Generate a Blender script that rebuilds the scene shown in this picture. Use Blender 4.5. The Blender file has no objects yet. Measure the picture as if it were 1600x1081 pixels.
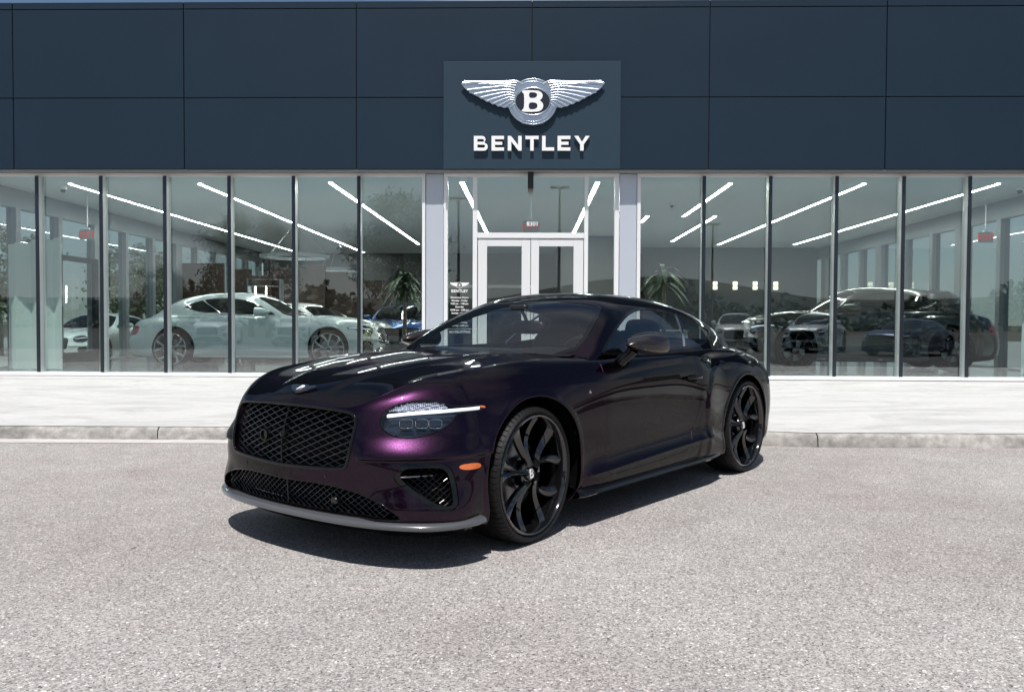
import bpy, bmesh, math, random
import numpy as np
from mathutils import Vector, Matrix

random.seed(7); RNG = np.random.default_rng(7)
SC = bpy.context.scene
R_ = math.radians

# ------------------------------------------------------------------ camera
cam_d = bpy.data.cameras.new("camera"); cam = bpy.data.objects.new("camera", cam_d)
SC.collection.objects.link(cam); SC.camera = cam
cam_d.sensor_width = 36.0; cam_d.lens = 29.53; cam_d.clip_start = 0.05; cam_d.clip_end = 3000
_p, _r = .0278, .0044
_f = np.array([0, math.cos(_p), -math.sin(_p)]); _x = np.array([1., 0, 0]); _u = np.cross(_x, _f)
_x2 = math.cos(_r)*_x + math.sin(_r)*_u; _u2 = -math.sin(_r)*_x + math.cos(_r)*_u
M = Matrix(((_x2[0], _u2[0], -_f[0], 0), (_x2[1], _u2[1], -_f[1], 0), (_x2[2], _u2[2], -_f[2], 1.2), (0, 0, 0, 1)))
cam.matrix_world = M

# ------------------------------------------------------------------ light
SUN_EL, SUN_AZ = 64.5, 184.0          # azimuth: clockwise from +Y; the sun stands behind the camera
sun_dir = Vector((math.sin(R_(SUN_AZ))*math.cos(R_(SUN_EL)), math.cos(R_(SUN_AZ))*math.cos(R_(SUN_EL)), math.sin(R_(SUN_EL))))
sl = bpy.data.lights.new("sun", 'SUN'); sl.energy = 4.6; sl.angle = R_(.53); sl.color = (1.0, .965, .92)
so = bpy.data.objects.new("sun", sl); SC.collection.objects.link(so)
so.rotation_euler = sun_dir.to_track_quat('Z', 'Y').to_euler()
SC.view_settings.view_transform = 'Standard'; SC.view_settings.look = 'None'
SC.view_settings.exposure = 0.35; SC.view_settings.gamma = 1.0; SC.view_settings.use_curve_mapping = False
SC.render.engine = 'CYCLES'
cy = SC.cycles; cy.use_denoising = True; cy.max_bounces = 9; cy.diffuse_bounces = 3; cy.glossy_bounces = 5
cy.transmission_bounces = 6; cy.transparent_max_bounces = 14; cy.caustics_reflective = False; cy.caustics_refractive = False
cy.sample_clamp_indirect = 6.0; cy.sample_clamp_direct = 40.0
try: cy.denoiser = 'OPENIMAGEDENOISE'; cy.denoising_input_passes = 'RGB_ALBEDO_NORMAL'
except Exception: pass

world = bpy.data.worlds.new("World"); SC.world = world; world.use_nodes = True
nt = world.node_tree; nt.nodes.clear()
def wn(t, **k):
    n = nt.nodes.new(t)
    for a, b in k.items(): setattr(n, a, b)
    return n
sky = wn('ShaderNodeTexSky', sky_type='NISHITA', sun_disc=False, sun_elevation=R_(SUN_EL), sun_rotation=R_(SUN_AZ))
sky.air_density = 1.0; sky.dust_density = .0; sky.ozone_density = 2.5
tc = wn('ShaderNodeTexCoord'); sep = wn('ShaderNodeSeparateXYZ'); nt.links.new(tc.outputs['Generated'], sep.inputs[0])
# clouds lie on a flat layer: direction / height
mx = wn('ShaderNodeMath', operation='MAXIMUM'); mx.inputs[1].default_value = .0; nt.links.new(sep.outputs[2], mx.inputs[0])
ad = wn('ShaderNodeMath', operation='ADD'); ad.inputs[1].default_value = .16; nt.links.new(mx.outputs[0], ad.inputs[0])
dx = wn('ShaderNodeMath', operation='DIVIDE'); dy = wn('ShaderNodeMath', operation='DIVIDE')
nt.links.new(sep.outputs[0], dx.inputs[0]); nt.links.new(ad.outputs[0], dx.inputs[1])
nt.links.new(sep.outputs[1], dy.inputs[0]); nt.links.new(ad.outputs[0], dy.inputs[1])
cmb = wn('ShaderNodeCombineXYZ'); nt.links.new(dx.outputs[0], cmb.inputs[0]); nt.links.new(dy.outputs[0], cmb.inputs[1])
mp = wn('ShaderNodeMapping'); mp.inputs['Scale'].default_value = (.55, 1.0, 1); mp.inputs['Location'].default_value = (3.1, 1.7, 0)
nt.links.new(cmb.outputs[0], mp.inputs[0])
nz = wn('ShaderNodeTexNoise'); nz.inputs['Scale'].default_value = 1.1; nz.inputs['Detail'].default_value = 7; nz.inputs['Roughness'].default_value = .56
nz.inputs['Distortion'].default_value = .35; nt.links.new(mp.outputs[0], nz.inputs['Vector'])
cr = wn('ShaderNodeValToRGB'); cr.color_ramp.elements[0].position = .44; cr.color_ramp.elements[0].color = (0, 0, 0, 1)
cr.color_ramp.elements[1].position = .68; cr.color_ramp.elements[1].color = (1, 1, 1, 1); nt.links.new(nz.outputs['Fac'], cr.inputs[0])
up = wn('ShaderNodeMapRange'); up.inputs[1].default_value = -.01; up.inputs[2].default_value = .04; nt.links.new(sep.outputs[2], up.inputs[0])
mu = wn('ShaderNodeMath', operation='MULTIPLY'); nt.links.new(cr.outputs[0], mu.inputs[0]); nt.links.new(up.outputs[0], mu.inputs[1])
mu2 = wn('ShaderNodeMath', operation='MULTIPLY'); mu2.inputs[1].default_value = .85; nt.links.new(mu.outputs[0], mu2.inputs[0])
mixc = wn('ShaderNodeMixRGB'); nt.links.new(mu2.outputs[0], mixc.inputs[0]); nt.links.new(sky.outputs[0], mixc.inputs[1])
mixc.inputs[2].default_value = (8.2, 8.4, 8.8, 1)
# pale bank of distant cloud along the horizon
hzr = wn('ShaderNodeMapRange'); hzr.interpolation_type = 'SMOOTHSTEP'; hzr.inputs[1].default_value = .0; hzr.inputs[2].default_value = .26; hzr.inputs[3].default_value = .72; hzr.inputs[4].default_value = 0.0; nt.links.new(sep.outputs[2], hzr.inputs[0])
mixh = wn('ShaderNodeMixRGB'); nt.links.new(hzr.outputs[0], mixh.inputs[0]); nt.links.new(mixc.outputs[0], mixh.inputs[1]); mixh.inputs[2].default_value = (6.3, 6.5, 6.9, 1)
bg = wn('ShaderNodeBackground'); bg.inputs[1].default_value = .06; nt.links.new(mixh.outputs[0], bg.inputs[0])
wo = wn('ShaderNodeOutputWorld'); nt.links.new(bg.outputs[0], wo.inputs[0])

# ------------------------------------------------------------------ materials
MATS = {}
def nodemat(name):
    m = bpy.data.materials.new(name); m.use_nodes = True; t = m.node_tree; t.nodes.clear()
    o = t.nodes.new('ShaderNodeOutputMaterial'); return m, t, o
def N(t, ty, **k):
    n = t.nodes.new(ty)
    for a, b in k.items(): setattr(n, a, b)
    return n
def setin(n, **k):
    for a, b in k.items():
        a = a.replace('_', ' ')
        if a in n.inputs: n.inputs[a].default_value = b
def pm(name, col, rough=.5, metal=0., coat=0., coat_rough=.03, spec=.5, var=0., vscale=8., bump=0., bscale=60., emit=None, estr=0., aniso=0.):
    """principled material with optional colour variation and fine relief"""
    m, t, o = nodemat(name); b = N(t, 'ShaderNodeBsdfPrincipled'); t.links.new(b.outputs[0], o.inputs[0])
    b.inputs['Base Color'].default_value = (*col, 1); b.inputs['Roughness'].default_value = rough; b.inputs['Metallic'].default_value = metal
    b.inputs['Coat Weight'].default_value = coat; b.inputs['Coat Roughness'].default_value = coat_rough
    b.inputs['Specular IOR Level'].default_value = spec
    if emit: b.inputs['Emission Color'].default_value = (*emit, 1); b.inputs['Emission Strength'].default_value = estr
    if var > 0 or bump > 0: c = N(t, 'ShaderNodeTexCoord')
    if var > 0:
        n = N(t, 'ShaderNodeTexNoise'); setin(n, Scale=vscale, Detail=6., Roughness=.6); t.links.new(c.outputs['Object'], n.inputs['Vector'])
        mr = N(t, 'ShaderNodeMapRange'); mr.inputs[1].default_value = .3; mr.inputs[2].default_value = .7; mr.inputs[3].default_value = 1-var; mr.inputs[4].default_value = 1+var
        t.links.new(n.outputs['Fac'], mr.inputs[0])
        h = N(t, 'ShaderNodeMixRGB', blend_type='MULTIPLY'); h.inputs[0].default_value = 1; h.inputs[1].default_value = (*col, 1)
        t.links.new(mr.outputs[0], h.inputs[2]); t.links.new(h.outputs[0], b.inputs['Base Color'])
    if bump > 0:
        n2 = N(t, 'ShaderNodeTexNoise'); setin(n2, Scale=bscale, Detail=4.); t.links.new(c.outputs['Object'], n2.inputs['Vector'])
        bp = N(t, 'ShaderNodeBump'); bp.inputs['Strength'].default_value = bump; bp.inputs['Distance'].default_value = .01
        t.links.new(n2.outputs['Fac'], bp.inputs['Height']); t.links.new(bp.outputs[0], b.inputs['Normal'])
    MATS[name] = m; return m
def paint(name, col, flake, rough=.3, metal=.85, coat=1., ior=1.5, tint=(1, 1, 1)):
    """clear-coated metallic paint with fine flake"""
    m, t, o = nodemat(name); b = N(t, 'ShaderNodeBsdfPrincipled'); t.links.new(b.outputs[0], o.inputs[0])
    c = N(t, 'ShaderNodeTexCoord'); v = N(t, 'ShaderNodeTexVoronoi'); v.inputs['Scale'].default_value = 900
    t.links.new(c.outputs['Object'], v.inputs['Vector'])
    mx = N(t, 'ShaderNodeMixRGB'); mx.inputs[1].default_value = (*col, 1); mx.inputs[2].default_value = (*flake, 1)
    s = N(t, 'ShaderNodeSeparateColor'); t.links.new(v.outputs['Color'], s.inputs[0])
    t.links.new(s.outputs[0], mx.inputs[0]); t.links.new(mx.outputs[0], b.inputs['Base Color'])
    b.inputs['Metallic'].default_value = metal; b.inputs['Roughness'].default_value = rough
    b.inputs['Specular Tint'].default_value = (*tint, 1); b.inputs['Coat Weight'].default_value = coat; b.inputs['Coat Roughness'].default_value = .012; b.inputs['Coat IOR'].default_value = ior
    MATS[name] = m; return m
def glassmat(name, tint, base=.04, scale=1.0, rough=0.0):
    """thin glass: tinted see-through plus fresnel mirror"""
    m, t, o = nodemat(name); tr = N(t, 'ShaderNodeBsdfTransparent'); tr.inputs[0].default_value = (*tint, 1)
    g = N(t, 'ShaderNodeBsdfGlossy'); g.inputs['Roughness'].default_value = rough; g.inputs[0].default_value = (1, 1, 1, 1)
    f = N(t, 'ShaderNodeFresnel'); ge = N(t, 'ShaderNodeNewGeometry'); io = N(t, 'ShaderNodeMapRange'); io.inputs[3].default_value = 1.5; io.inputs[4].default_value = 1/1.5
    t.links.new(ge.outputs['Backfacing'], io.inputs[0]); t.links.new(io.outputs[0], f.inputs[0])      # a thin pane mirrors alike from both sides
    ma = N(t, 'ShaderNodeMath', operation='MULTIPLY_ADD'); ma.inputs[1].default_value = scale; ma.inputs[2].default_value = base; ma.use_clamp = True
    t.links.new(f.outputs[0], ma.inputs[0]); mxs = N(t, 'ShaderNodeMixShader')
    t.links.new(ma.outputs[0], mxs.inputs[0]); t.links.new(tr.outputs[0], mxs.inputs[1]); t.links.new(g.outputs[0], mxs.inputs[2])
    t.links.new(mxs.outputs[0], o.inputs[0]); MATS[name] = m; return m
P_CAR = paint('plum_black_paint', (.0014, .0009, .0012), (.038, .0125, .038), rough=.30, metal=1., coat=.62, ior=1.45, tint=(.10, .03, .11))
P_BLACK = pm('gloss_black', (.003, .003, .0035), .07, spec=.38)
P_BLACKM = pm('satin_black', (.012, .012, .013), .45)
P_DARK = pm('dark_plastic', (.012, .012, .013), .6, bump=.15, bscale=300)
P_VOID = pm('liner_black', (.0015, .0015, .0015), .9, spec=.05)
P_GRIL = pm('grille_black', (.008, .008, .009), .16, coat=1, coat_rough=.02)
P_RUB = pm('tyre_rubber', (.006, .006, .0065), .55, spec=.25, bump=.2, bscale=120)
P_CHROME = pm('chrome', (.75, .76, .78), .08, metal=1)
P_DCHROME = pm('dark_chrome', (.30, .30, .32), .12, metal=1)
P_CARBON = pm('carbon_lip', (.068, .070, .076), .28, coat=1, coat_rough=.08)
P_ALU = pm('silver_aluminium', (.60, .61, .63), .34, metal=.55, var=.02, vscale=3)
P_ALUD = pm('dark_mullion', (.035, .045, .055), .18, metal=.6)
P_NAVY = pm('navy_cladding', (.0110, .0235, .0400), .5, spec=.16, var=.05, vscale=.8)
P_JOINT = pm('joint_black', (.004, .005, .006), .9)
P_WHITE = pm('white_letters', (.80, .80, .80), .4)
P_SOFFIT = pm('soffit', (.20, .20, .20), .6)
P_STEEL = pm('brushed_steel', (.52, .53, .55), .3, metal=1)
P_DISC = pm('disc_steel', (.20, .20, .21), .35, metal=1)
P_BLADE = pm('rim_black', (.004, .004, .0045), .08, coat=1, coat_rough=.01)
P_MIRR = pm('mirror_cap_carbon', (.020, .016, .015), .22, metal=.5, coat=.6, coat_rough=.02)
P_AMBER = pm('amber_lens', (.62, .14, .03), .12, coat=1)
P_RED = pm('red_lens', (.30, .01, .015), .12, coat=1)
P_BADGE = pm('enamel_black', (.008, .008, .01), .15, coat=1)
P_LEATH = pm('dark_leather', (.007, .007, .008), .5, spec=.3, bump=.1, bscale=200)
P_GREYL = pm('grey_leather', (.10, .105, .115), .5, bump=.1, bscale=200)
P_LED = pm('light_guide', (.85, .88, .92), .15, emit=(.9, .95, 1), estr=.75, coat=1)
P_REFL = pm('reflector', (.62, .64, .70), .14, metal=1)
P_CRYST_GLOW = pm('crystal', (.70, .74, .84), .18, metal=.25, coat=1, emit=(.8, .85, 1), estr=.15)  # faint emission stands in for strip light scattered by the crystals
P_LAMPD = pm('lamp_housing', (.035, .05, .075), .18, metal=.7)
G_CAR = glassmat('car_glass', (.74, .80, .79), .03, 1.0)
G_DARK = glassmat('privacy_glass', (.10, .12, .13), .03, 1.0)
G_LAMP = glassmat('lamp_glass', (.93, .94, .96), .0, .8)
G_SIDE = glassmat('side_glass', (.80, .86, .86), .03, .9)
G_FAC = glassmat('facade_glass', (.84, .91, .90), .072, .95)

# ------------------------------------------------------------------ mesh helpers
def link(o, parent=None, **props):
    SC.collection.objects.link(o)
    if parent is not None: o.parent = parent
    for k, v in props.items(): o[k] = v
    return o
def empty(name, loc=(0, 0, 0), rz=0., parent=None, **props):
    o = bpy.data.objects.new(name, None); o.empty_display_size = .2; o.location = loc; o.rotation_euler = (0, 0, rz)
    return link(o, parent, **props)
class MB:
    """collects shapes and links them as ONE mesh object"""
    def __init__(s): s.v = []; s.f = []; s.n = 0
    def add(s, V, F):
        V = np.asarray(V, float).reshape(-1, 3); s.v.append(V); s.f += [tuple(i + s.n for i in f) for f in F]; s.n += len(V); return s
    def box(s, x0, x1, y0, y1, z0, z1):
        V = [(x, y, z) for z in (z0, z1) for y in (y0, y1) for x in (x0, x1)]
        return s.add(V, [(0, 2, 3, 1), (4, 5, 7, 6), (0, 1, 5, 4), (2, 6, 7, 3), (0, 4, 6, 2), (1, 3, 7, 5)])
    def bbox(s, x0, x1, y0, y1, z0, z1, b=.004):
        """box with chamfered vertical and horizontal edges"""
        c = [(x0, x1), (y0, y1), (z0, z1)]; V = []; key = {}
        for sx in (0, 1):
            for sy in (0, 1):
                for sz in (0, 1):
                    p = [c[0][sx], c[1][sy], c[2][sz]]; sg = [1-2*sx, 1-2*sy, 1-2*sz]
                    for a in range(3):
                        q = [p[k] + (sg[k]*b if k != a else 0) for k in range(3)]; key[(sx, sy, sz, a)] = len(V); V.append(q)
        F = []
        for a in range(3):
            o1, o2 = [k for k in range(3) if k != a]
            for sd in (0, 1):
                q = []
                for (i, j) in ((0, 0), (1, 0), (1, 1), (0, 1)):
                    k = [0, 0, 0]; k[a] = sd; k[o1] = i; k[o2] = j; q.append(key[(*k, a)])
                flip = (sd == 0) ^ (a == 1)
                F.append(tuple(q[::-1] if flip else q))
        for a in range(3):
            o1, o2 = [k for k in range(3) if k != a]
            for i in (0, 1):
                for j in (0, 1):
                    k0 = [0, 0, 0]; k1 = [0, 0, 0]; k0[a] = 0; k1[a] = 1; k0[o1] = k1[o1] = i; k0[o2] = k1[o2] = j
                    F.append((key[(*k0, o1)], key[(*k0, o2)], key[(*k1, o2)], key[(*k1, o1)]))
        for sx in (0, 1):
            for sy in (0, 1):
                for sz in (0, 1): F.append((key[(sx, sy, sz, 0)], key[(sx, sy, sz, 1)], key[(sx, sy, sz, 2)]))
        return s.add(V, F)
    def tube(s, pts, r, n=8, closed=False, caps=True):
        P = np.asarray(pts, float); k = len(P); rr = np.broadcast_to(np.asarray(r, float), (k,))
        T = np.gradient(P, axis=0) if not closed else np.roll(P, -1, 0) - np.roll(P, 1, 0)
        T /= np.maximum(np.linalg.norm(T, axis=1, keepdims=True), 1e-9)
        up = np.array([0, 0, 1.]) if abs(T[0][2]) < .9 else np.array([1., 0, 0]); V = []
        a = np.cross(T[0], up); a /= np.linalg.norm(a)
        for i in range(k):
            a = a - T[i]*(a @ T[i]); a /= max(np.linalg.norm(a), 1e-9); b = np.cross(T[i], a)
            for j in range(n):
                w = 2*math.pi*j/n; V.append(P[i] + rr[i]*(a*math.cos(w) + b*math.sin(w)))
        F = []
        for i in range(k if closed else k-1):
            i2 = (i+1) % k
            for j in range(n): F.append((i*n+j, i*n+(j+1) % n, i2*n+(j+1) % n, i2*n+j))
        if caps and not closed: F += [tuple(range(n))[::-1], tuple((k-1)*n+j for j in range(n))]
        return s.add(V, F)
    def lathe(s, prof, n=32, axis='z', centre=(0, 0, 0), a0=0, a1=2*math.pi):
        """prof: list of (radius, height)"""
        full = abs(a1-a0-2*math.pi) < 1e-6; m = n if full else n+1; V = []
        for r, h in prof:
            for j in range(m):
                w = a0+(a1-a0)*j/n; c, d = r*math.cos(w), r*math.sin(w)
                q = {'z': (c, d, h), 'y': (c, h, d), 'x': (h, c, d)}[axis]; V.append(np.add(q, centre))
        F = []
        for i in range(len(prof)-1):
            for j in range(n):
                j2 = (j+1) % m
                q = (i*m+j, i*m+j2, (i+1)*m+j2, (i+1)*m+j); F.append(q if axis != 'y' else q[::-1])
        return s.add(V, F)
    def grid(s, P, flip=False):
        P = np.asarray(P, float); a, b = P.shape[:2]; F = []
        for i in range(a-1):
            for j in range(b-1):
                q = (i*b+j, i*b+j+1, (i+1)*b+j+1, (i+1)*b+j); F.append(q[::-1] if flip else q)
        return s.add(P, F)
    def prism(s, poly, z0, z1, mat=None):
        """extrude a 2D polygon (convex or not) between z0 and z1; mat maps local xyz"""
        n = len(poly); V = [(x, y, z0) for x, y in poly] + [(x, y, z1) for x, y in poly]
        if mat is not None: V = [tuple(mat @ Vector(v)) for v in V]
        F = [tuple(range(n))[::-1], tuple(range(n, 2*n))] + [(i, (i+1) % n, n+(i+1) % n, n+i) for i in range(n)]
        return s.add(V, F)
    def mesh(s, name):
        me = bpy.data.meshes.new(name); V = np.concatenate(s.v) if s.v else np.zeros((0, 3))
        me.from_pydata(V.tolist(), [], s.f); me.validate(); me.update(); return me
    def build(s, name, mat, parent=None, smooth=None, loc=None, rot=None, **props):
        me = s.mesh(name); me.materials.append(mat); o = bpy.data.objects.new(name, me)
        if smooth is not None: shade(me, smooth)
        if loc is not None: o.location = loc
        if rot is not None: o.rotation_euler = rot
        return link(o, parent, **props)
def shade(me, ang=40):
    if ang <= 0: return
    me.polygons.foreach_set('use_smooth', [True]*len(me.polygons))
    try: me.set_sharp_from_angle(angle=R_(ang))
    except Exception: pass
def copy_obj(o, parent=None, **props):
    c = o.copy(); SC.collection.objects.link(c); c.parent = parent
    for k, v in props.items(): c[k] = v
    return c
def children_of(o): return KIDS.get(o.name, [])
def tree(o): return [o] + [x for c in o.children for x in tree(c)]
def copy_tree(o, parent=None):
    c = o.copy(); SC.collection.objects.link(c); c.parent = parent
    for ch in o.children: copy_tree(ch, c)
    return c
def shape2d(name, loops, depth, mat, parent=None, bevel=0., res=12, **props):
    """flat filled outline (even-odd) with thickness, lying in local XY, front face towards +Z"""
    cu = bpy.data.curves.new(name, 'CURVE'); cu.dimensions = '2D'; cu.fill_mode = 'BOTH'; cu.extrude = max(depth/2-bevel, 0); cu.bevel_depth = bevel; cu.bevel_resolution = 1
    for lp in loops:
        sp = cu.splines.new('POLY'); sp.points.add(len(lp)-1); sp.use_cyclic_u = True
        for i, (x, y) in enumerate(lp): sp.points[i].co = (x, y, 0, 1)
    return curve_to_mesh(cu, name, mat, parent, **props)
def curve_to_mesh(cu, name, mat, parent=None, **props):
    t = bpy.data.objects.new('tmp', cu); SC.collection.objects.link(t); bpy.context.view_layer.update()
    me = bpy.data.meshes.new_from_object(t.evaluated_get(bpy.context.evaluated_depsgraph_get())); me.name = name
    bpy.data.objects.remove(t); me.materials.clear(); me.materials.append(mat)
    o = bpy.data.objects.new(name, me); return link(o, parent, **props)
def text(name, body, size, depth, mat, parent=None, align='CENTER', spacing=1.0, line=1.0, bold=0., **props):
    cu = bpy.data.curves.new(name, 'FONT'); cu.body = body; cu.size = size; cu.extrude = depth/2; cu.align_x = align; cu.align_y = 'CENTER'
    cu.space_character = spacing; cu.space_line = line; cu.offset = bold
    return curve_to_mesh(cu, name, mat, parent, **props)
def chaikin(P, k=2, closed=True):
    P = np.asarray(P, float)
    for _ in range(k):
        Q = np.roll(P, -1, 0); P = np.stack([.75*P+.25*Q, .25*P+.75*Q], 1).reshape(-1, P.shape[1])
    return P
# ------------------------------------------------------------------ trimmed surfaces
def sdf_poly(X, Y, poly):
    """signed distance of points to a closed 2D polygon, negative inside"""
    P = np.asarray(poly, float); Q = np.roll(P, -1, 0); sh = X.shape; p = np.stack([X.ravel(), Y.ravel()], -1)
    lo = P.min(0)-.12; hi = P.max(0)+.12; D = np.full(len(p), .1)
    near = np.all((p > lo) & (p < hi), 1); q = p[near]; d2 = np.full(len(q), 1e9); ins = np.zeros(len(q), bool)
    for a, b in zip(P, Q):
        e = b-a; w = q-a; t = np.clip((w @ e)/max(e @ e, 1e-12), 0, 1); r = w-t[:, None]*e; d2 = np.minimum(d2, (r*r).sum(1))
        c = ((a[1] <= q[:, 1]) != (b[1] <= q[:, 1])); 
        with np.errstate(divide='ignore', invalid='ignore'):
            xi = a[0]+(q[:, 1]-a[1])*e[0]/np.where(e[1] == 0, 1e-12, e[1])
        ins ^= c & (q[:, 0] < xi)
    s = np.sqrt(d2); s[ins] *= -1; D[near] = np.minimum(s, 1) ; D[~near] = .1
    return D.reshape(sh)
class Surf:
    def __init__(s, V, Nn, F): s.V = np.asarray(V, float); s.N = np.asarray(Nn, float); s.F = F
    @staticmethod
    def from_grid(P, flip=False):
        Nn = grid_normals(P); a, b = P.shape[:2]
        I = np.arange(a*b).reshape(a, b); q = np.stack([I[:-1, :-1], I[:-1, 1:], I[1:, 1:], I[1:, :-1]], -1).reshape(-1, 4)
        if flip: q = q[:, ::-1]; Nn = -Nn
        return Surf(P.reshape(-1, 3), Nn.reshape(-1, 3), [tuple(t) for t in q.tolist()])
    def clip(s, f, keep=-1):
        """keep the part where the field f (one value per vertex) has the sign keep"""
        g = np.asarray(f, float)*(-keep); g = np.where(np.abs(g) < 1e-7, -1e-7, g)      # keep g < 0
        inside = g < 0; V = list(s.V); Nn = list(s.N); cache = {}; out = []
        for face in s.F:
            k = [inside[i] for i in face]
            if all(k): out.append(face); continue
            if not any(k): continue
            poly = []
            for a, b in zip(face, face[1:]+face[:1]):
                if inside[a]: poly.append(a)
                if inside[a] != inside[b]:
                    key = (a, b) if a < b else (b, a)
                    if key not in cache:
                        t = g[key[0]]/(g[key[0]]-g[key[1]]); cache[key] = len(V)
                        V.append(s.V[key[0]]*(1-t)+s.V[key[1]]*t); n = s.N[key[0]]*(1-t)+s.N[key[1]]*t; Nn.append(n/max(np.linalg.norm(n), 1e-9))
                    poly.append(cache[key])
            if len(poly) >= 3: out.append(tuple(poly))
        r = Surf(np.array(V), np.array(Nn), out); return r.compact()
    def compact(s):
        used = sorted({i for f in s.F for i in f}); m = {o: i for i, o in enumerate(used)}
        if not used: return Surf(np.zeros((0, 3)), np.zeros((0, 3)), [])
        return Surf(s.V[used], s.N[used], [tuple(m[i] for i in f) for f in s.F])
    def skirt(s, depth=.018, rnd=.0025, skip=None, inward=None):
        """rolled edge and return flange along the open border"""
        cnt = {}
        for f in s.F:
            for a, b in zip(f, f[1:]+f[:1]):
                k = (a, b) if a < b else (b, a)
                cnt[k] = None if k in cnt else (a, b)
        E = [v for v in cnt.values() if v is not None]
        V = list(s.V); Nn = list(s.N); F = list(s.F); ring = {}
        tang = {}
        for a, b in E:
            e = s.V[b]-s.V[a]
            for i in (a, b):
                t = np.cross(e, s.N[i]); tang[i] = tang.get(i, 0)+t
        def get(i):
            if i not in ring:
                t = tang[i]; t = t/max(np.linalg.norm(t), 1e-12); n = s.N[i]; p = s.V[i]
                n1 = n+t; n1 /= max(np.linalg.norm(n1), 1e-9)
                dn = -n if inward is None else np.asarray(inward, float)
                base = len(V); V.append(p-n*rnd*.5+t*rnd*.5); Nn.append(n1); V.append(p-n*rnd*1.6+t*rnd*.8); Nn.append(t)
                V.append(p+dn*depth+t*rnd*.8); Nn.append(t); ring[i] = base
            return ring[i]
        for a, b in E:
            if skip is not None and skip(s.V[a]) and skip(s.V[b]): continue
            A, B = get(a), get(b)
            F += [(b, a, A, B), (B, A, A+1, B+1), (B+1, A+1, A+2, B+2)]
        return Surf(np.array(V), np.array(Nn), F)
    def mirrored(s):
        m = np.array([1, -1, 1.]); return Surf(s.V*m, s.N*m, [f[::-1] for f in s.F])
    def __add__(s, o):
        k = len(s.V); return Surf(np.concatenate([s.V, o.V]), np.concatenate([s.N, o.N]), s.F+[tuple(i+k for i in f) for f in o.F])
    def offset(s, d): return Surf(s.V+s.N*d, s.N, s.F)
    def build(s, name, mat, parent=None, warp=None, **props):
        me = bpy.data.meshes.new(name); V = s.V if warp is None else warp(s.V)
        me.from_pydata(V.tolist(), [], s.F); me.materials.append(mat)
        me.polygons.foreach_set('use_smooth', [True]*len(me.polygons))
        if warp is None: me.normals_split_custom_set_from_vertices([tuple(n) for n in s.N.tolist()])
        me.update(); o = bpy.data.objects.new(name, me); return link(o, parent, **props)
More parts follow.
